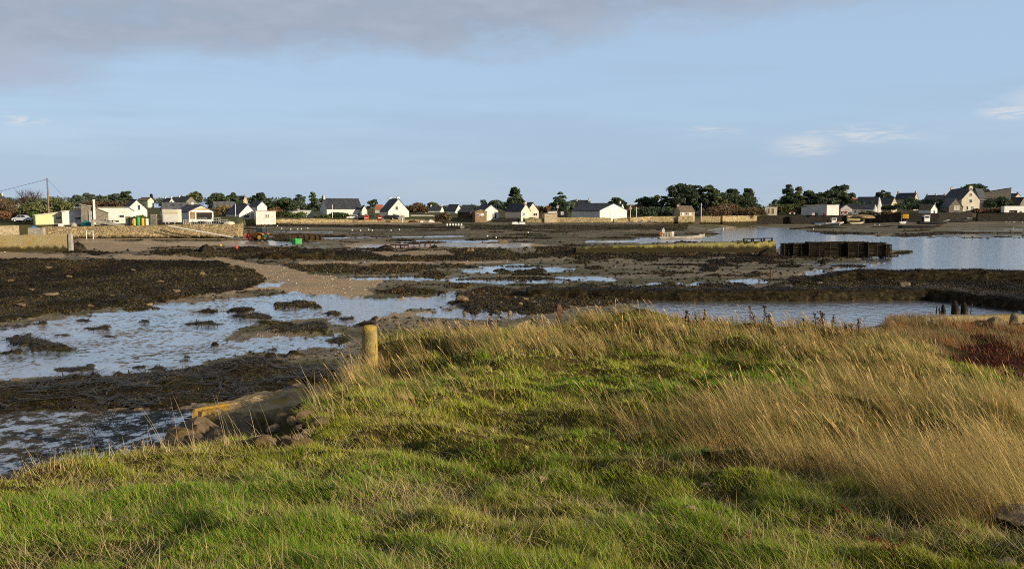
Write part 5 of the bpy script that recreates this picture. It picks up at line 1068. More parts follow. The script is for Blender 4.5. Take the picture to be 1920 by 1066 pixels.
# ---------------------------------------------------------------- oyster tables and racks
def table(label, px, base, Y, L=1.7, h=.62, rz=0.0):
    r = empty("oyster_table", at(px, base, Y), label, "oyster table", rz, "rusty oyster tables on the mid flats"); t_ = MB()
    for sy in (-.3, .3): t_.box((0, sy, h), (L, .07, .07))
    for k in range(5): t_.box((-L / 2 + .1 + (L - .2) * k / 4, 0, h + .05), (.06, .7, .05))
    t_.build("top", M["rust"], r)
    for sx in (-1, 0, 1):
        for sy in (-.3, .3): MB().box((sx * (L / 2 - .1), sy, h / 2 - .15), (.09, .09, h + .2)).build("leg", M["rust"], r)
    MB().box((0, 0, h + .12), (L * .9, .55, .12)).build("bag", M["bag"], r)
for a in [("rusty oyster table, leftmost of the four on the mid flats", 742, 466.5, 137, 1.8, .55, .2), ("rusty oyster table second from the left on the mid flats", 757, 466.5, 136, 1.5, .5, -.2), ("rusty oyster table, tallest of the four on the mid flats", 776, 466.5, 135, 1.8, .72, .15), ("rusty oyster table, rightmost of the four on the mid flats", 797, 465.5, 136, 1.9, .78, -.1)]: table(*a)
tarp("black seaweed-covered heap left of the rusty oyster tables", 722, 467, 136, 2.6, .75, "bag", "seaweed_heap", "seaweed heap"); tarp("low dark mound between the rusty tables and the breakwater", 815, 465.5, 138, 1.6, .7, "bag", "seaweed_heap", "seaweed heap"); tarp("brown boulder-like lump right of the rusty tables", 882, 471.5, 130, 1.4, .7, "boulder", "weedy_rock", "rock"); tarp("brown weedy lump beside the thin pool in mid flats", 942, 455, 160, 2.2, .8, "boulder", "weedy_rock", "rock"); tarp("pointed black weed lump on the wet sand left of the standing stick", 1545, 495.5, 97, .95, .62, "bag", "seaweed_heap", "seaweed heap")
def rack(label, px0, px1, base, top, Y, n=8, gap=False):
    a, b_ = at(px0, base, Y), at(px1, base, Y); w = b_.x - a.x; h = (base - top) * Y / F; d = 1.5
    r = empty("oyster_rack_stack", ((a.x + b_.x) / 2, Y, a.z), label, "oyster racks", 0, "weed-blackened oyster racks in the channel"); f = MB(); bg_ = MB()
    for k in range(n):
        z = h * (k + .7) / n
        for sy in (-d / 2, d / 2): f.tube([(-w / 2, sy, z), (-w * .1, sy - .02, z - rnd.uniform(.0, .04)), (w / 2, sy, z + rnd.uniform(-.03, .03))], .035, 5)
        m_ = max(1, int(w / 1.6))
        for j in range(m_):
            ww = w / m_; bg_.box((-w / 2 + ww * (j + .5), rnd.uniform(-.05, .05), z - h / n * .42), (ww * .985, d * .9 + rnd.uniform(-.15, .15), h / n * rnd.uniform(.45, .66)), rnd.uniform(-.03, .03))
    bg_.box((0, 0, h * .47), (w * .97, d * .62, h * .92))
    for sx in (-.49, 0, .49):
        for z in (h * .25, h * .6, h * .97): f.box((w * sx, 0, z), (.05, d + .1, .05))
    for j in range(max(2, int(w / 1.2)) + 1):
        x = -w / 2 + w * j / max(2, int(w / 1.2))
        for sy in (-d / 2 - .05, d / 2 + .05): f.box((x, sy, h / 2 - .2), (.06, .06, h + .4 + rnd.uniform(0, .2)))
    f.build("frame", M["rack"], r); bg_.build("bags", M["bag"], r)
for a in [("oyster rack stack at the left end next to the breakwater, lower and ragged", 1467, 1483, 478, 455.5, 113), ("second oyster rack stack from the left, with a hollow in its face", 1484, 1512, 479, 455, 112.6), ("wide oyster rack stack left of the dark gap", 1513, 1571, 480, 452.5, 112), ("wide oyster rack stack right of the dark gap", 1586, 1622, 480, 452.5, 111.5), ("oyster rack stack second from the right end in the channel", 1623, 1655, 480.5, 453.5, 111), ("narrow oyster rack stack at the right end in the channel, lower", 1656, 1666, 481.5, 457, 110.6)]: rack(*a)
tag(MB().box((0, 1.2, .85), (2.2, 1.0, 1.9)).box((0, .8, .3), (1.4, .6, .7)).build("dark_gap_fill", M["bag"], None, at(1578, 480, 112)), "dark fill added inside the gap between the two wide rack stacks", "oyster racks")  # dark blocks added to fill the gap between the stacks
tarp("black weed mass at the right end of the breakwater", 1438, 479, 113, 3.0, 1.0, "bag", "seaweed_heap", "seaweed heap", .6)
for k, (px, py, Y, h) in enumerate([(1402, 451.5, 123.6, 1.0), (1420, 451, 123.8, .8), (1440, 450.4, 124.2, .9)]):
    r = empty("oyster_table", at(px, py, Y), ["dark low table lying on the breakwater's right part, left of three", "dark low table on the breakwater's right part, middle of three", "dark low table at the breakwater's right tip"][k], "oyster table", 0); q = MB().box((0, 0, .28), (1.3, .6, .12)); q.build("top", M["rack"], r)
    for x in (-.55, .55): MB().box((x, 0, .1), (.09, .5, .5)).build("leg", M["rack"], r)
# ---------------------------------------------------------------- buoys and floats
def ball(name, label, cat, p, r_, mat, group=None):
    q = MB(); n = 10; q.rings([[(r_ * math.sin(math.pi * i / 7) * math.cos(2 * math.pi * k / n), r_ * math.sin(math.pi * i / 7) * math.sin(2 * math.pi * k / n), r_ - r_ * math.cos(math.pi * i / 7)) for k in range(n)] for i in range(1, 7)])
    q.tube([(0, 0, r_ * 1.9), (0, 0, r_ * 2.3)], r_ * .2, 6)
    return tag(q.build(name, M[mat], None, p, smooth=True), label, cat, group)
ball("red_buoy", "red buoy lying on the mud below the tractor", "buoy", gp(443.5, 467, .05), .27, "redbuoy"); ball("yellow_buoy", "small yellow buoy lying on the mud left of the red one", "buoy", gp(413.5, 462, .05), .2, "yellow")
def on_flat(px, py):
    """the point of the flats seen at a pixel, kept in front of the shore wall"""
    d = ray(px, py); ts = np.linspace(15, 345, 3300); x, y, z = d[0] * ts, d[1] * ts, EYE + d[2] * ts; g, isl_ = land(x, y); g = g + .05
    ys_ = float(np.interp(px, _PX, _YS)); k = int(np.argmax((z < g) | (y > ys_ - 6)))
    return Vector((x[k], y[k], g[k]))
for px, py in [(528, 429.5), (545, 431), (558, 431), (565, 430.5), (577, 429), (660, 432.5), (676, 433.5), (691, 432), (698, 433), (733, 433), (749, 431.5), (453, 437), (914, 444), (930, 446.5), (990, 437), (520, 424.5)]:
    ball("white_float", "small white float lying among the weed of the far mid flats", "float", on_flat(px, py), .17, "whiteplastic", "small white floats on the far flats")
for px, py in [(1537, 423), (1574, 422.2), (1525, 430.5), (1640, 422), (1649, 422.5), (1356, 429)]:
    ball("white_float", "small white float on the grey foreshore right of the channel", "float", on_flat(px, py), .19, "whiteplastic", "small white floats right of the channel")
def gull(px, py):
    p = on_flat(px, py); r = empty("gull", p, "tiny white gull standing on the foreshore near the right edge", "gull", rnd.uniform(0, 6), "gulls on the right foreshore")
    q = MB(); q.rings([[(x, w * math.cos(a) * .5, zc + w * math.sin(a) * .5) for a in [2 * math.pi * k / 8 for k in range(8)]] for x, w, zc in [(-.42, .03, .36), (-.25, .16, .33), (-.02, .24, .32), (.14, .2, .37), (.2, .12, .47), (.27, .15, .55), (.34, .09, .55), (.42, .02, .53)]])
    q.tube([(0, .04, .24), (0, .05, 0)], .015, 4); q.tube([(.03, -.04, .24), (.03, -.05, 0)], .015, 4); q.build("body", M["whiteplastic"], r, smooth=True)
for g_ in [(1886, 418), (1893, 418.3), (1901, 418), (1917, 418.5), (1901, 430)]: gull(*g_)

for o in list(scene.objects):                                       # set what lies on the flats down on them, along the line of sight
    if o.parent is None and o.name.split(".")[0] in {"stranded_barge", "fishing_boat", "open_boat", "upturned_boat", "beached_hull", "white_drum", "seaweed_heap", "weedy_rock", "concrete_block", "oyster_table", "tractor", "green_crate", "timber_barge", "rubble_pile", "gear_heap"} and o.location.y > 60 and "breakwater" not in o["label"]:
        px, py = proj(*(np.array([v]) for v in o.location)); q = on_flat(float(px[0]), float(py[0]))
        if o.location.y < q.y * 1.12 + 6: o.location = q
# ---------------------------------------------------------------- boulders and stones
import bmesh
def rock(name, label, cat, p, dims, mat, seed, sub=3, rz=0.0, sink=.25, group=None, chip=.2, tilt=0.0):
    bm = bmesh.new(); bmesh.ops.create_icosphere(bm, subdivisions=sub, radius=1.0)
    rg = np.random.default_rng(seed); N_ = [Vector(v).normalized() for v in rg.normal(size=(9, 3))]; D_ = rg.uniform(.42, .8, 9)
    for v in bm.verts:
        c = v.co.copy()
        for n_, d_ in zip(N_, D_):
            e = c.dot(n_) - d_
            if e > 0: c -= n_ * e * .97
        k = float(fbm(c.x * 1.6 + seed, c.y * 1.6 + c.z * 1.3, seed % 97, 3)) - .5; c *= 1 + chip * k
        v.co = Vector((c.x * dims[0] / 2, c.y * dims[1] / 2, c.z * dims[2] / 2 + dims[2] * (.5 - sink)))
    me = bpy.data.meshes.new(name); bm.to_mesh(me); bm.free()
    o = link(name, me, M[mat], None, p, rz, False); o.rotation_euler = (tilt, tilt * .6, rz)
    return tag(o, label, cat, group)
def on_bank(px, py, dz=0.0):
    """the point of the bank seen at a pixel"""
    d = ray(px, py); ts = np.linspace(3, 45, 900); x, y, z = d[0] * ts, d[1] * ts, EYE + d[2] * ts
    g = z - zbank(x, y); k = np.argmax(g < 0) if (g < 0).any() else int(np.argmin(np.where(y < 23, g, 99))); return Vector((x[k], y[k], float(zbank(x[k:k + 1], y[k:k + 1])[0]) + dz))
RIP = [(395, 800, 14.6, 1.0, .7, .65), (420, 815, 13.9, .75, .7, .55), (452, 808, 14.2, 1.15, .8, .75), (500, 790, 14.8, .85, .6, .95), (527, 800, 14.4, .6, .55, .7), (478, 775, 15.6, .8, .7, .5), (545, 812, 13.9, .9, .7, .6), (520, 822, 13.3, .75, .6, .5), (375, 818, 13.8, .7, .6, .5), (350, 806, 14.6, .6, .6, .5), (572, 800, 14.5, .6, .5, .5), (440, 782, 15.5, .5, .5, .4), (590, 818, 13.6, .55, .5, .45), (400, 780, 15.7, .8, .6, .45), (340, 825, 13.6, .6, .5, .4), (560, 782, 15.2, .5, .45, .4), (480, 828, 13.0, .8, .6, .5), (610, 790, 14.6, .45, .4, .35), (350, 812, 14.2, .8, .7, .6), (372, 795, 15.0, .85, .6, .6), (330, 828, 13.7, .7, .6, .5), (410, 835, 13.2, .8, .7, .6), (450, 838, 12.9, .7, .6, .55), (385, 838, 13.1, .7, .6, .5), (530, 830, 13.0, .7, .6, .5), (560, 822, 13.2, .6, .5, .5), (340, 800, 15.0, .7, .5, .5)]
for i, (px, py, Y, a, b, c) in enumerate(RIP):
    p = at(px, py + 8, Y); rock("boulder", "angular brown boulder in the rubble below the lichened slab", "boulder", p - Vector((0, 0, .14)), (a, b, c * 1.1), "boulder", 100 + i, 2, i * 1.3, .45, "rubble boulders below the lichened slab")
for i in range(46):
    u, v = rnd.random(), rnd.random(); px = 345 + 270 * u; py = 772 + 58 * v + 14 * u; p = on_bank(px, py); s_ = rnd.uniform(.12, .27)
    rock("rubble_stone", "small brown stone wedged among the rubble boulders by the slab", "stone", p, (s_, s_ * .8, s_ * .7), "boulder", 700 + i, 2, i, .35, "small stones among the rubble boulders")
P4 = [gp(362, 767, 2.2), gp(470, 738, 2.24), gp(620, 717, 2.3), gp(590, 750, 2.3), gp(500, 768, 2.2), gp(420, 774, 2.12)]
n_ = []
for i in range(len(P4)):
    a, b_ = P4[i], P4[(i + 1) % len(P4)]
    for k in range(8): q = a.lerp(b_, k / 8); n_.append(q + Vector((rnd.uniform(-.04, .04), rnd.uniform(-.05, .05), rnd.uniform(-.02, .02))))
c0 = sum(n_, Vector()) / len(n_); c0.z = 0; q = MB()
sh = lambda f, z: [Vector(((v.x - c0.x) * f, (v.y - c0.y) * f, v.z + z)) for v in n_]
q.rings([sh(1.02, -3.0), sh(1.01, -.4), sh(1.0, -.10), sh(.985, -.02), sh(.93, .0), sh(.4, .04)])
tag(q.build("harbour_slab", M["slab"], None, c0), "old concrete slab with orange-yellow lichen jutting from the grass bank", "slab")
# bollard
p = on_bank(694, 694); r = empty("bollard", (p.x, p.y, p.z), "round-topped concrete bollard with yellow lichen at the edge of the grass", "bollard"); Yb = p.y; s_ = Yb / F
hb_ = (694 - 609) * s_; rb = 14.6 * s_; prof = [(0, -.5), (rb, -.5), (rb * 1.02, 0), (rb, hb_ * .6), (rb * .99, hb_ - .09), (rb * .95, hb_ - .035), (rb * .8, hb_ - .005), (rb * .35, hb_ + .012), (0, hb_ + .015)]
o = MB().lathe(prof, 28).build("shaft", M["bollard"], r, smooth=True)
p = on_bank(1048, 606); s_ = p.y / F; r = empty("iron_post", p, "rusty square iron post standing at the crest of the dry grass", "post"); h = (606 - 560) * s_
MB().box((0, 0, h / 2 - .2), (8 * s_, 7 * s_, h + .4), .2, taper=.9).build("shaft", M["rust"], r); MB().box((.0, -.02, h - .1), (10 * s_, 9 * s_, .05), .2).build("collar", M["rust"], r)
p = at(985, 612, 24.5); s_ = 24.5 / F; q = MB(); q.prism([(-14 * s_, -.4), (23 * s_, -.4), (24 * s_, 17 * s_), (14 * s_, 15 * s_), (-14 * s_, 6 * s_)], 0, .5); q.prism([(-13 * s_, -.4), (12 * s_, -.4), (12 * s_, 9 * s_), (-13 * s_, 3 * s_)], -.06, .0)
tag(q.build("concrete_block", M["olivewall"], None, p), "slanted pale concrete block end behind the dry grass crest", "block")
# right-hand block wall with boulders
wall("block_wall", "low wall of pale lichened concrete blocks beside the still pond at right", [(1730, 34.5, 594), (1768, 34.5, 592.5), (1840, 34.6, 591), (1925, 34.8, 589.5), (2050, 35, 589)], .5, "lowwall", rag=.02, step=.5, zlow=.9)
for i, (px, py, Y, a, b, c) in enumerate([(1868, 612, 33.4, .75, .6, .55), (1903, 606, 33.6, .9, .6, .6), (1835, 612, 33.6, .4, .4, .35), (1890, 622, 33.0, .6, .5, .45), (1750, 610, 33.8, .4, .4, .35), (1932, 614, 33.2, .8, .6, .6)]):
    rock("boulder", ["large angular pale boulder against the block wall by the pond", "flat-topped pale boulder by the wall at the right edge", "small boulder in the weeds left of the large angular one", "boulder in front of the two big ones at the block wall", "small dark-gapped stone under the left end of the block wall", "boulder cut by the right edge below the block wall"][i], "boulder", at(px, py, Y), (a, b, c), "palerock", 300 + i, 3, i * .9, .3)
for i, (px, py, Y, a, b, c, l_) in enumerate([(1885, 950, None, .17, .13, .10, "grey boulder at the lower right edge among red leaves, upper one"), (1905, 985, None, .30, .24, .14, "big rounded tan boulder at the lower right edge under grass"), (1752, 915, None, .3, .2, .12, "half-buried boulder with orange lichen in the dry grass at right"), (1825, 965, None, .26, .2, .13, "half-buried boulder right of the lichened one in the dry grass"), (1880, 1062, None, .12, .1, .07, "pale stone at the bottom right corner"), (1016, 905, None, .095, .07, .065, "small pale cream stone lying in the short grass at centre"), (1259, 912, None, .11, .06, .05, "small tan stone in the short grass right of the cream one"), (1327, 914, None, .10, .06, .04, "grey flat stone in the grass edge under the dock leaves"), (1292, 958, None, .09, .07, .05, "grey stone in the lower grass right of centre")]):
    p = on_bank(px, py); rock("stone" if a < .3 else "boulder", l_, "stone" if a < .3 else "boulder", p, (a, b, c), "palerock", 400 + i, 3, i * .8, .32)
for i, (px, py, a) in enumerate([(866, 568, 1.0), (940, 572, .5), (965, 563, .55), (985, 565, .7), (1000, 569, .5), (1018, 560, .7), (975, 573, .45), (905, 575, .4), (955, 590, .5), (930, 585, .45), (890, 572, .35), (1010, 578, .5), (870, 590, .4)]):
    rock("boulder", "brown boulder among wet seaweed at the left foot of the long dike", "boulder", gp(px, py, .02), (a * .9, a * .75, a * .75), "boulder", 500 + i, 2, i, .25, "boulders at the left foot of the long dike")
rock("boulder", "flat tan rock on the weedy ground behind the second dike", "boulder", gp(1697, 537, .1), (1.1, .8, .5), "palerock", 555, 3, .2, .3); rock("boulder", "brown rock alone on the grey flats between channel and dikes", "boulder", gp(1537, 536, .0), (.6, .5, .55), "boulder", 556, 2, 0, .2)
rock("boulder", "flat pale rock half covered by the dark weed field at left", "boulder", gp(95, 552, .2), (1.1, .8, .35), "palerock", 557, 3, .4, .4)
# pond stakes and the standing stick
for i, (px, h, w) in enumerate([(1768, .55, .24), (1790, .75, .42), (1807, .68, .38), (1761, .4, .1)]):
    p = gp(px, 588, 0); r = tag(MB().tube([(0, 0, -.6), (.03, 0, h * .3), (-.02, 0, h * .7), (0, 0, h)], [w * .6, w * .55, w * .42, w * .2], 9).build("weedy_stump", M["bag"], None, p, smooth=True), ["black weedy stump in the pond, left of the two thick ones", "thickest black weedy stump in the pond", "black weedy stump at the right of the pond group", "thin leftmost black stake of the pond group"][i], "stump")
for i, (px, h) in enumerate([(1755, .45), (1820, .55)]):
    p = gp(px, 587, 0); tag(MB().tube([(0, 0, -.5), (.02, 0, h * .5), (.06, 0, h)], .035, 6).build("stake", M["darkwood"], None, p), ["slim stake left of the pond stumps", "slim leaning stake right of the pond stumps"][i], "stake")
tag(MB().tube([(0, 0, -.5), (.02, 0, .5), (0, 0, .95)], [.07, .06, .05], 8).build("stake", M["darkwood"], None, gp(1444, 526, 0)), "lone upright stake on the wet sand left of the second dike", "stake")
# ---------------------------------------------------------------- grass
def blades(name, P, Ln, az, lean, curl, wid, col, mat="grass", lv=(0, .35, .7, 1), kind="stuff", wp=None, zf=1.0):
    n = len(P); d = np.stack([np.cos(az), np.sin(az), np.zeros(n)], 1); fa = az + math.pi / 2 + rng.normal(0, .7, n); sd = np.stack([np.cos(fa), np.sin(fa), np.zeros(n)], 1)
    Vs = []; m_ = len(lv)
    for k, u in enumerate(lv):
        off = lean * u + curl * u * u; zz = u * np.sqrt(np.clip(1 - (lean * .7 + curl * u * .8) ** 2 * .55, .08, 1))
        c = P + d * (Ln * off)[:, None] + np.array([0, 0, zf]) * (Ln * zz)[:, None]; ww = (wid * (wp[k] if wp else 1 - u * .75) / 2)[:, None]
        if k < m_ - 1: Vs += [c - sd * ww, c + sd * ww]
        else: Vs.append(c)
    V = np.stack(Vs, 1); nv = V.shape[1]; b0 = np.arange(n)[:, None] * nv
    Q = np.concatenate([b0 + np.array([[2 * k, 2 * k + 1, 2 * k + 3, 2 * k + 2]]) for k in range(m_ - 2)]); Tq = b0 + np.array([[nv - 3, nv - 2, nv - 1]])
    me = np_mesh(name, V.reshape(-1, 3), quads=Q, tris=Tq, col=np.repeat(col, nv, 0)); return tag(link(name, me, M[mat]), kind=kind)
def scatter(n, y0, y1, pw, x0=None, x1=None):
    """points over the bank, thinning with distance"""
    u = rng.random(n); y = (y0 ** (1 - pw) + u * (y1 ** (1 - pw) - y0 ** (1 - pw))) ** (1 / (1 - pw)); h = .62 * y + 1.2
    x = -h + rng.random(n) * (2 * h + .16 * y + 1.2); return x, y
DRY = [([(655, 716), (705, 676), (740, 620), (850, 608), (1000, 615), (1080, 590), (1200, 575), (1400, 595), (1650, 615), (1760, 650), (1820, 720), (1960, 740), (2000, 960), (1850, 985), (1700, 950), (1600, 900), (1450, 870), (1330, 850), (1230, 830), (1250, 770), (1380, 745), (1500, 740), (1540, 700), (1440, 672), (1250, 660), (1100, 662), (1000, 668), (960, 680), (820, 668), (740, 700), (700, 725)], 1.0),
       ([(590, 705), (660, 700), (740, 690), (900, 690), (960, 740), (900, 760), (760, 800), (640, 800), (560, 740)], .22), ([(1100, 780), (1300, 760), (1480, 745), (1500, 830), (1300, 860), (1120, 830)], .5)]
def dryness(x, y):
    px, py = proj(x, y, zbank(x, y)); n = (fbm(x * .8, y * .8, 81, 4) - .5) * 130; o = np.zeros(x.shape)
    for poly, s in DRY: o = np.maximum(o, s * sst(-25, 35, sd_poly(px, py, poly, 1.6) + n))
    o = o * (1 - .9 * sst(.3, 1.1, x - xr_edge(y)))
    return np.clip(o * (.72 + .6 * (fbm(x * 1.3, y * 1.3, 83, 3))), 0, 1), px, py
def bare(x, y, px, py):
    """where no turf grows: over the rubble, the slab, the steep foot of the bank and the red patch"""
    z = zbank(x, y); o = z < np.where(x < 0, 1.9, .9); o |= (x < -2.2) & (y > 10.3) & (z < 2.42); o |= sd_poly(px, py, [(330, 830), (345, 765), (470, 735), (600, 722), (580, 760), (560, 778), (590, 815), (560, 828)], 1) > 4
    return o
def near_obj(x, y): return (x - R_B.x) ** 2 + (y - R_B.y) ** 2 < .16 ** 2
R_B = bpy.data.objects["bollard"].location
# short turf
x, y = scatter(700000, 3.4, 24, 1.45); dr, px, py = dryness(x, y)
keep = (~bare(x, y, px, py)) & (rng.random(len(x)) > dr * .62) & (px > -220) & (px < 2700) & ~near_obj(x, y)
thin_ = fbm(x * 2.2, y * 2.2, 91, 3); keep &= rng.random(len(x)) < sst(.15, .36, thin_) * .25 + .8
x, y, dr, px, py = x[keep], y[keep], dr[keep], px[keep], py[keep]; n = len(x); z = zbank(x, y)
tuft = sst(.3, .72, fbm(x * 2.9, y * 2.9, 92, 3)); lush = sst(.38, .66, fbm(x * .42 + 7, y * .42, 93, 3) + .28 * sst(7.5, 4.5, y) * sst(.8, -1.5, x))
Ln = rng.uniform(.024, .062, n) * (.55 + 1.25 * tuft) * (1 + .6 * sst(7, 16, y)) * (1 + .5 * dr)
G1, G2, G3 = np.array([.135, .275, .012]), np.array([.345, .345, .032]), np.array([.50, .40, .15])
tt = np.clip(.95 - lush * .7 - .25 * (tuft - .5) + rng.normal(0, .28, n), 0, 1)[:, None]; col = G1 * (1 - tt) + G2 * tt
patch = fbm(x * .9 + 3, y * .9, 95, 3); dead = rng.random(n) < .18 + .40 * sst(.45, .7, patch) * (1 - lush * .7) + .35 * dr; col = np.where(dead[:, None], G3 * rng.uniform(.6, 1.15, (n, 1)), col) * rng.uniform(.5, 1.5, (n, 1))
wid = np.maximum(.0040, y * .00088) * rng.uniform(.7, 1.3, n)
blades("short_grass", np.stack([x, y, z - .01], 1), Ln, math.pi + (fbm(x * .9, y * .9, 99, 2) - .5) * 5 + rng.normal(0, .8, n), rng.uniform(.15, .9, n), rng.uniform(.0, .55, n), wid, col, lv=(0, .5, 1))
# loose dead straws lying in the turf
x, y = scatter(60000, 3.4, 14, 1.6); dr, px, py = dryness(x, y); k = (~bare(x, y, px, py)) & (rng.random(len(x)) < sst(.52, .66, fbm(x * 1.6 + 9, y * 1.6, 97, 4)) * .75 + .015); x, y = x[k], y[k]; n = len(x)
blades("dead_straw", np.stack([x, y, zbank(x, y)], 1), rng.uniform(.05, .17, n), rng.uniform(0, 6.28, n), rng.uniform(.5, 1.2, n), rng.uniform(-.2, .9, n), np.maximum(.0028, y * .00055) * rng.uniform(.8, 1.3, n), np.array([.62, .48, .22]) * rng.uniform(.55, 1.15, (n, 1)))
x, y = scatter(120000, 3.4, 20, 1.5); dr, px, py = dryness(x, y); k = (~bare(x, y, px, py)) & (rng.random(len(x)) < .12 + .42 * sst(.45, .62, fbm(x * .7 + 2, y * .7, 98, 3))); x, y = x[k], y[k]; n = len(x)
blades("turf_thatch", np.stack([x, y, zbank(x, y) + .012], 1), rng.uniform(.03, .10, n), rng.uniform(0, 6.28, n), rng.uniform(.8, 1.4, n), rng.uniform(-.3, .6, n), np.maximum(.003, y * .0006) * rng.uniform(.8, 1.3, n), np.array([.62, .50, .24]) * rng.uniform(.45, 1.15, (n, 1)), lv=(0, .5, 1))
# tall dry grass, bent to the left by the wind
x, y = scatter(135000, 4.2, 25, 1.05); dr, px, py = dryness(x, y); cl = fbm(x * 1.5, y * 1.5, 101, 3)
k = (~bare(x, y, px, py)) & (rng.random(len(x)) < dr * sst(.34, .58, cl) * .7 + dr * .07) & (px > -150) & (px < 2500) & ~near_obj(x, y); x, y, dr, px, py, cl = x[k], y[k], dr[k], px[k], py[k], cl[k]; n = len(x)
D1, D2, D3 = np.array([.62, .455, .18]), np.array([.42, .285, .10]), np.array([.56, .30, .13])
pk = sst(16, 20, y) * sst(1.0, 3.0, x) * .75; tt = rng.random((n, 1)); col = D1 * (1 - tt) + D2 * tt; col = np.where(rng.random((n, 1)) < pk[:, None], D3, col) * rng.uniform(.6, 1.2, (n, 1)); gm = rng.random(n) < .26; col = np.where(gm[:, None], np.array([.14, .16, .035]) * rng.uniform(.7, 1.2, (n, 1)), col)
Ln = rng.uniform(.14, .40, n) * (.5 + .85 * cl) * (.6 + .5 * dr) * (1 - .25 * sst(19, 23, y))
blades("dry_grass", np.stack([x, y, zbank(x, y) - .02], 1), Ln, rng.normal(math.pi * .97, .62, n), rng.uniform(.1, .6, n), rng.uniform(.05, .55, n), np.maximum(.0032, y * .00052) * rng.uniform(.7, 1.3, n), col)
# wind-combed tussocks
x, y = scatter(16000, 4.6, 24, 1.02); dr, px, py = dryness(x, y); k = (~bare(x, y, px, py)) & (rng.random(len(x)) < dr * .62 * sst(.32, .5, fbm(x * 1.1, y * 1.1, 133, 3))) & (px > -100) & (px < 2400); x, y, dr = x[k], y[k], dr[k]; m_ = len(x); nb = 34
tl = rng.uniform(.14, .36, m_) * (.7 + .5 * dr); tz = math.pi * .97 + (fbm(x * .4, y * .4, 131, 2) - .5) * 2.0; tc_ = np.where(rng.random((m_, 1)) < .34, np.array([.17, .19, .04]), np.where(rng.random((m_, 1)) < .4, D2, D1)) * rng.uniform(.6, 1.2, (m_, 1)); rr_ = rng.uniform(.04, .13, m_) * (1 + y / 25)
I = np.repeat(np.arange(m_), nb); n = len(I); ra, rq = rng.uniform(0, 6.28, n), np.sqrt(rng.random(n)); ox, oy = np.cos(ra) * rq, np.sin(ra) * rq; X_, Y_ = x[I] + ox * rr_[I], y[I] + oy * rr_[I]
vx, vy = np.cos(tz[I]) * .9 + ox * .55 + rng.normal(0, .25, n), np.sin(tz[I]) * .9 + oy * .55 + rng.normal(0, .25, n); kk = ~near_obj(X_, Y_)
blades("dry_tussock_grass", np.stack([X_, Y_, zbank(X_, Y_) - .02], 1)[kk], (tl[I] * rng.uniform(.5, 1.15, n))[kk], np.arctan2(vy, vx)[kk], (np.hypot(vx, vy) * rng.uniform(.12, .5, n))[kk], rng.uniform(.1, .6, n)[kk], (np.maximum(.003, Y_ * .0005) * rng.uniform(.7, 1.3, n))[kk], (tc_[I] * rng.uniform(.75, 1.2, (n, 1)))[kk])
# taller stems with feathery heads above it
x, y = scatter(14000, 5.5, 22.5, .9); dr, px, py = dryness(x, y); k = (~bare(x, y, px, py)) & (rng.random(len(x)) < dr * .55) & (px < 2000) & ~near_obj(x, y); x, y = x[k], y[k]; n = len(x)
blades("dry_grass_stems", np.stack([x, y, zbank(x, y)], 1), rng.uniform(.28, .54, n), rng.normal(math.pi * .97, .65, n), rng.uniform(.2, .55, n), rng.uniform(.05, .4, n), np.maximum(.0034, y * .00056) * rng.uniform(.8, 1.3, n), np.array([.66, .45, .17]) * rng.uniform(.55, 1.15, (n, 1)), lv=(0, .3, .6, .8, .91, 1), wp=(1, .8, .65, .7, 2.1, 0))
# dry fringe along the left edge of the turf
u = rng.random(300); px = np.interp(u, [0, .3, .55, .8, 1], [0, 180, 330, 480, 640]) + rng.normal(0, 14, 300); ex = []
for a in px: ex.append(on_bank(a, float(np.interp(a, [-60, 0, 150, 280, 430, 560, 600, 660], [905, 896, 868, 846, 838, 832, 800, 740])) + rnd.uniform(-3, 12)))
E = np.array([tuple(e) for e in ex]); k = (E[:, 2] > 1.5); E = E[k]; n = len(E)
blades("dry_fringe_grass", E, rng.uniform(.06, .24, n) * rng.uniform(.5, 1, n), rng.normal(math.pi * .9, .9, n), rng.uniform(.05, .6, n), rng.uniform(0, .5, n), np.full(n, .0062), np.array([.58, .43, .21]) * rng.uniform(.55, 1.15, (n, 1)), lv=(0, .3, .6, .85, 1))
cx = []; 
for a, b, m_ in [(585, 742, 22), (560, 752, 14), (600, 770, 18), (694, 702, 26), (679, 703, 16), (710, 702, 16), (600, 724, 22), (615, 724, 22), (648, 722, 16), (1060, 618, 14), (430, 842, 9), (470, 840, 10), (300, 850, 6)]:
    p = on_bank(a, b); cx += [(p.x + rnd.gauss(0, .14), p.y + rnd.gauss(0, .12)) for k in range(m_)]
cx = np.array(cx); n = len(cx)
blades("tall_straw_tufts", np.stack([cx[:, 0], cx[:, 1], zbank(cx[:, 0], cx[:, 1]) - .02], 1), rng.uniform(.25, .6, n), rng.normal(math.pi, .5, n), rng.uniform(.05, .45, n), rng.uniform(0, .35, n), np.maximum(.005, cx[:, 1] * .0006), np.array([.58, .46, .27]) * rng.uniform(.6, 1.15, (n, 1)), lv=(0, .3, .6, .85, 1))
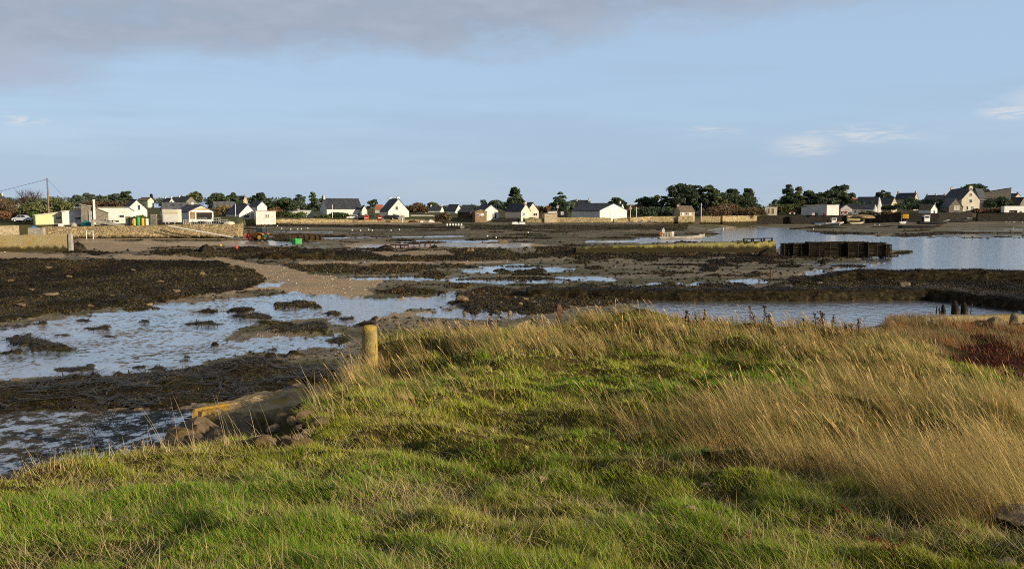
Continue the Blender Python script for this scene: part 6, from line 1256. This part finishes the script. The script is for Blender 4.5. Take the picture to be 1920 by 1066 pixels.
# orange and red salt-marsh plants on the lower terrace at right
x = rng.uniform(2.6, 26, 230000); y = rng.uniform(5, 37, 230000); z = zbank(x, y); px, py = proj(x, y, z); dr, _, _ = dryness(x, y)
k = (px > 1500) & (px < 2900) & ((z < 3.3) | (x > xr_edge(y) + .7)) & (z > .3) & (rng.random(len(x)) < sst(.28, .5, fbm(x * .9, y * .9, 111, 3))); x, y, z, px, py = x[k], y[k], z[k], px[k], py[k]; n = len(x)
redp = sst(-25, 20, sd_poly(px, py, [(1770, 690), (1800, 650), (1850, 640), (1960, 655), (1960, 720), (1880, 705), (1820, 720)], 1) + (fbm(x, y, 113, 3) - .5) * 60); redp = np.maximum(redp, .8 * sst(-10, 20, sd_poly(px, py, [(1820, 770), (1900, 735), (2050, 720), (2050, 960), (1890, 930)], 1) + (fbm(x, y, 114, 3) - .5) * 70))
isr = rng.random(n) < redp; ora = rng.random(n) < sst(.35, .65, fbm(x * .7, y * .5, 115, 3)) * .6
col = np.where(isr[:, None], np.array([.075, .016, .013]), np.where(ora[:, None], np.array([.38, .17, .07]), np.where(rng.random((n, 1)) < .35, np.array([.12, .11, .03]), np.array([.36, .26, .12])))) * rng.uniform(.6, 1.3, (n, 1))
blades("salt_marsh_plants", np.stack([x, y, z - .02], 1), np.where(isr, rng.uniform(.06, .16, n), rng.uniform(.14, .42, n)), rng.normal(math.pi, 1.0, n), rng.uniform(.1, .6, n), rng.uniform(0, .5, n), np.where(isr, .03, .014) * rng.uniform(.7, 1.3, n), col)
cc = []
for a, b in [(1660, 1040), (1790, 1003), (1650, 1030), (1800, 1008), (1385, 1022), (1560, 975), (1870, 940), (1900, 950)]:
    p = on_bank(a, b); cc += [(p.x + rnd.gauss(0, .05), p.y + rnd.gauss(0, .05)) for k in range(14)]
cc = np.array(cc); n = len(cc); blades("red_leaf_rosettes", np.stack([cc[:, 0], cc[:, 1], zbank(cc[:, 0], cc[:, 1]) + .02], 1), rng.uniform(.02, .055, n), rng.uniform(0, 6.28, n), rng.uniform(.6, 1.3, n), rng.uniform(0, .5, n), np.full(n, .016), np.array([.16, .02, .016]) * rng.uniform(.5, 1.3, (n, 1)))
def dock(label, px, py, n_st, hh):
    p = on_bank(px, py); r = empty("dock_plant", p, label, "plant")
    for k in range(n_st):
        st = MB(); C = []; a, b = rnd.uniform(-.35, .35), rnd.uniform(-.2, .2); h = hh * rnd.uniform(.6, 1.0); tx = a + rnd.uniform(-.15, .05); st.tube([(a, b, -.05), (a * .5 + tx * .5, b, h * .5), (tx, b, h)], [.009, .008, .005], 4)
        for j in range(26): u = rnd.uniform(.4, 1); C.append((a + (tx - a) * u + rnd.gauss(0, .022), b + rnd.gauss(0, .022), h * u))
        st.build("stem", M["darkwood"], r); C = np.array(C); V, q, c = cards(C, np.full(len(C), .030), np.array([.085, .040, .022]) * rng.uniform(.6, 1.5, (len(C), 1)))
        link("seed_head", np_mesh("seed_head", V, quads=q, col=c), M["leaf"], r)
dock("dark brown dock seed stalks at the crest below the left of the pond", 1310, 618, 4, .46); dock("tall brown dock seed stalks in the middle of the crest before the pond", 1424, 618, 6, .52); dock("brown dock seed stalks at the right of the crest before the pond", 1535, 624, 7, .46); dock("sparse brown dock stalks on the crest left of the rusty post", 905, 618, 3, .42); dock("short brown dock stalks at the right end of the crest", 1600, 628, 3, .32)
def leafplant(label, px, py, n_l, ln, col):
    p = on_bank(px, py); r = empty("leafy_weed", p, label, "plant"); q = MB()
    for k in range(n_l):
        a = rnd.uniform(0, 6.28); l_ = ln * rnd.uniform(.6, 1); w = l_ * .17; d = Vector((math.cos(a), math.sin(a), 0)); s = Vector((-d.y, d.x, 0)); e = rnd.uniform(.4, .8); pts = []
        for u, ww in ((0, .2), (.35, 1), (.7, .8), (1, .05)): c_ = d * l_ * u * e + Vector((0, 0, l_ * u * (1.15 - .5 * u))); pts.append((c_ - s * w * ww, c_ + s * w * ww))
        for i in range(3): q.face([pts[i][0], pts[i][1], pts[i + 1][1], pts[i + 1][0]])
    q.build("leaf", M[col], r); MB().tube([(0, 0, -.04), (0, 0, ln * .3)], .008, 5).build("stem", M[col], r)
M["dockleaf"] = plain("dock_leaf", (.05, .09, .02), .6, .3, 6); leafplant("broad-leaved green dock rosette in the grass right of centre", 1325, 862, 12, .15, "dockleaf"); leafplant("small broad-leaved weed at the left of the dry grass", 620, 930, 9, .10, "dockleaf")
# ---------------------------------------------------------------- seaweed, pebbles
NF = 210000
u = rng.random(NF); yy = (1 / 17.0 + u * (1 / 92.0 - 1 / 17.0)) ** -1; xx = rng.uniform(-.66, .62, NF) * yy; z0, _ = land(xx, yy); px, py = proj(xx, yy, z0); w_, wt_, sa_ = masks(px, py)
k = (w_ + (fbm(xx * 1.4, yy * 1.4, 121, 3) - .5) * .7 > .55) & (px < 1980) & (zbank(xx, yy) < -.3); xx, yy, w_, wt_ = xx[k], yy[k], w_[k], wt_[k]
def ground_z(x, y):
    """height of the ground sheet, read from its own grid"""
    r_ = np.clip(np.searchsorted(yr, y) - 1, 0, nr - 2); f = np.clip((y - yr[r_]) / (yr[r_ + 1] - yr[r_]), 0, 1); g = CX + x / y * F; c_ = np.clip(np.searchsorted(pxc, g) - 1, 0, nc - 1)
    return zz[r_, c_] * (1 - f) + zz[r_ + 1, c_] * f
zg = ground_z(xx, yy)
for o in DIKES:                                                     # fronds hanging over the dikes
    o.data.calc_loop_triangles(); tv = np.array([[tuple(o.data.vertices[i].co) for i in t_.vertices] for t_ in o.data.loop_triangles]) + np.array(o.location)
    ar = np.linalg.norm(np.cross(tv[:, 1] - tv[:, 0], tv[:, 2] - tv[:, 0]), axis=1); nn_ = int(ar.sum() * 26); ti = rng.choice(len(tv), nn_, p=ar / ar.sum()); b1, b2 = rng.random((2, nn_, 1)); fl_ = (b1 + b2) > 1; b1, b2 = np.where(fl_, 1 - b1, b1), np.where(fl_, 1 - b2, b2)
    q_ = tv[ti, 0] * (1 - b1 - b2) + tv[ti, 1] * b1 + tv[ti, 2] * b2; q_ = q_[(q_[:, 2] > .0) & (fbm(q_[:, 0] * .8, q_[:, 1] * .8, 127, 3) > .36)]; xx, yy, zg = np.concatenate([xx, q_[:, 0]]), np.concatenate([yy, q_[:, 1]]), np.concatenate([zg, q_[:, 2]])
n = len(xx); a = fbm(xx * .5, yy * .5, 123, 3)
big = fbm(xx * .16, yy * .10, 141, 4); W1, W2, W3 = np.array([.016, .012, .006]), np.array([.045, .034, .011]), np.array([.10, .075, .022])
tt = np.clip(a * 1.5 - .25 + rng.normal(0, .25, n), 0, 1)[:, None]; col = (W1 * (1 - tt) + W2 * tt); col = np.where(rng.random((n, 1)) < .06, W3, col) * rng.uniform(.6, 1.4, (n, 1)); col *= (.4 + 1.7 * sst(.36, .68, .6 * big + .4 * fbm(xx * .6, yy * .35, 145, 3)))[:, None]; col = np.where(rng.random((n, 1)) < .02, np.array([.20, .08, .03]), col)
blades("seaweed", np.stack([xx, yy, zg - .01], 1), rng.uniform(.10, .26, n) * np.clip(yy / 40, .6, 1.4), rng.uniform(0, 6.28, n), rng.uniform(.9, 1.35, n), rng.uniform(.1, .7, n), rng.uniform(.025, .05, n) * np.clip(yy / 40, .6, 2.0), col, "weed", lv=(0, .5, 1), zf=.7)
u = rng.random(60000); yy = (1 / 17.0 + u * (1 / 75.0 - 1 / 17.0)) ** -1; xx = rng.uniform(-.66, .62, 60000) * yy; z0, _ = land(xx, yy); px, py = proj(xx, yy, z0); w_, wt_, sa_ = masks(px, py); k = (w_ > .6) & (fbm(xx * .9, yy * .9, 151, 3) > .5) & (zbank(xx, yy) < -.3); xx, yy = xx[k], yy[k]; n = len(xx); zg = ground_z(xx, yy)
blades("draped_wrack", np.stack([xx, yy, zg + .03], 1), rng.uniform(.3, .75, n), rng.uniform(0, 6.28, n), rng.uniform(1.0, 1.4, n), rng.uniform(-.1, .3, n), rng.uniform(.04, .09, n), np.where(rng.random((n, 1)) < .25, np.array([.085, .062, .020]), np.array([.030, .022, .009])) * rng.uniform(.5, 1.4, (n, 1)), "weed", lv=(0, .25, .5, .75, 1), zf=.22)
for i in range(14):
    px = [60, 130, 210, 300, 380, 40, 250, 330, 440, 170, 90, 400, 20, 280][i]; py = [545, 520, 556, 530, 515, 575, 508, 548, 525, 575, 503, 540, 530, 572][i]; a = rnd.uniform(.3, .7)
    rock("weedy_rock", "small dark rock showing through the broad weed field at left", "rock", gp(px, py, .12), (a * 1.3, a, a * .7), "boulder", 900 + i, 2, i, .3, "rocks in the left weed field")
def tri_stones(name, n, cond, size, cols, seed, ya=18.0, yb=130.0, hz=.7):
    u = rng.random(n); yy = (1 / ya + u * (1 / yb - 1 / ya)) ** -1; xx = rng.uniform(-.62, .6, n) * yy; z0, _ = land(xx, yy); px, py = proj(xx, yy, z0); w_, wt_, sa_ = masks(px, py); k = cond(w_, wt_, sa_, rng.random(n)) & (wt_ < 1.2) & ~land(xx, yy)[1] & (zbank(xx, yy) < -.3); xx, yy = xx[k], yy[k]; m_ = len(xx); zg = ground_z(xx, yy)
    O = np.array([(1, 0, 0), (0, 1, 0), (-1, 0, 0), (0, -1, 0), (0, 0, hz), (0, 0, -.5)], float); s = (size * rng.uniform(.4, 1.3, m_) * np.clip(yy / 45, .6, 3.2))[:, None, None]
    V = np.stack([xx, yy, zg + .01], 1)[:, None, :] + O[None] * s * rng.uniform(.6, 1.3, (m_, 6, 1)); b0 = np.arange(m_)[:, None, None] * 6
    T_ = (b0 + np.array([(0, 1, 4), (1, 2, 4), (2, 3, 4), (3, 0, 4), (1, 0, 5), (2, 1, 5), (3, 2, 5), (0, 3, 5)])[None]).reshape(-1, 3); ci = rng.integers(0, len(cols), m_); c = np.array(cols)[ci] * rng.uniform(.6, 1.25, (m_, 1)); big = .6 * fbm(xx * .10, yy * .05, 141, 4) + .4 * fbm(xx * .5, yy * .25, 145, 3); c *= (.35 + 1.2 * sst(.38, .68, big))[:, None] * np.stack([1 + .18 * sst(.5, .72, fbm(xx * .16, yy * .08, 143, 4)), np.ones(m_), np.ones(m_)], 1)
    tag(link(name, np_mesh(name, V.reshape(-1, 3), tris=T_, col=np.repeat(c, 6, 0)), M["leaf"]), kind="stuff")
tri_stones("weed_clumps", 330000, lambda w, t_, s, r_: (w > .42) & (r_ < .5), .082, [(.016, .012, .006), (.030, .022, .009), (.055, .042, .014), (.024, .022, .009), (.085, .062, .024)], 2, 50, 290, .55)
tri_stones("algae_clumps", 60000, lambda w, t_, s, r_: (w < .35) & (t_ < .5) & (s < .4) & (r_ < .16), .09, [(.04, .034, .014), (.065, .06, .02), (.03, .022, .011)], 3, 30, 290, .8)
tri_stones("shell_gravel", 40000, lambda w, t_, s, r_: ((s > .4) & (r_ < .75) | (r_ < .05)) & (w < .5) & ((t_ < .4) | (r_ < .008)), .038, [(.46, .36, .25), (.36, .28, .19), (.58, .50, .39), (.26, .19, .13), (.42, .30, .19)], 1)
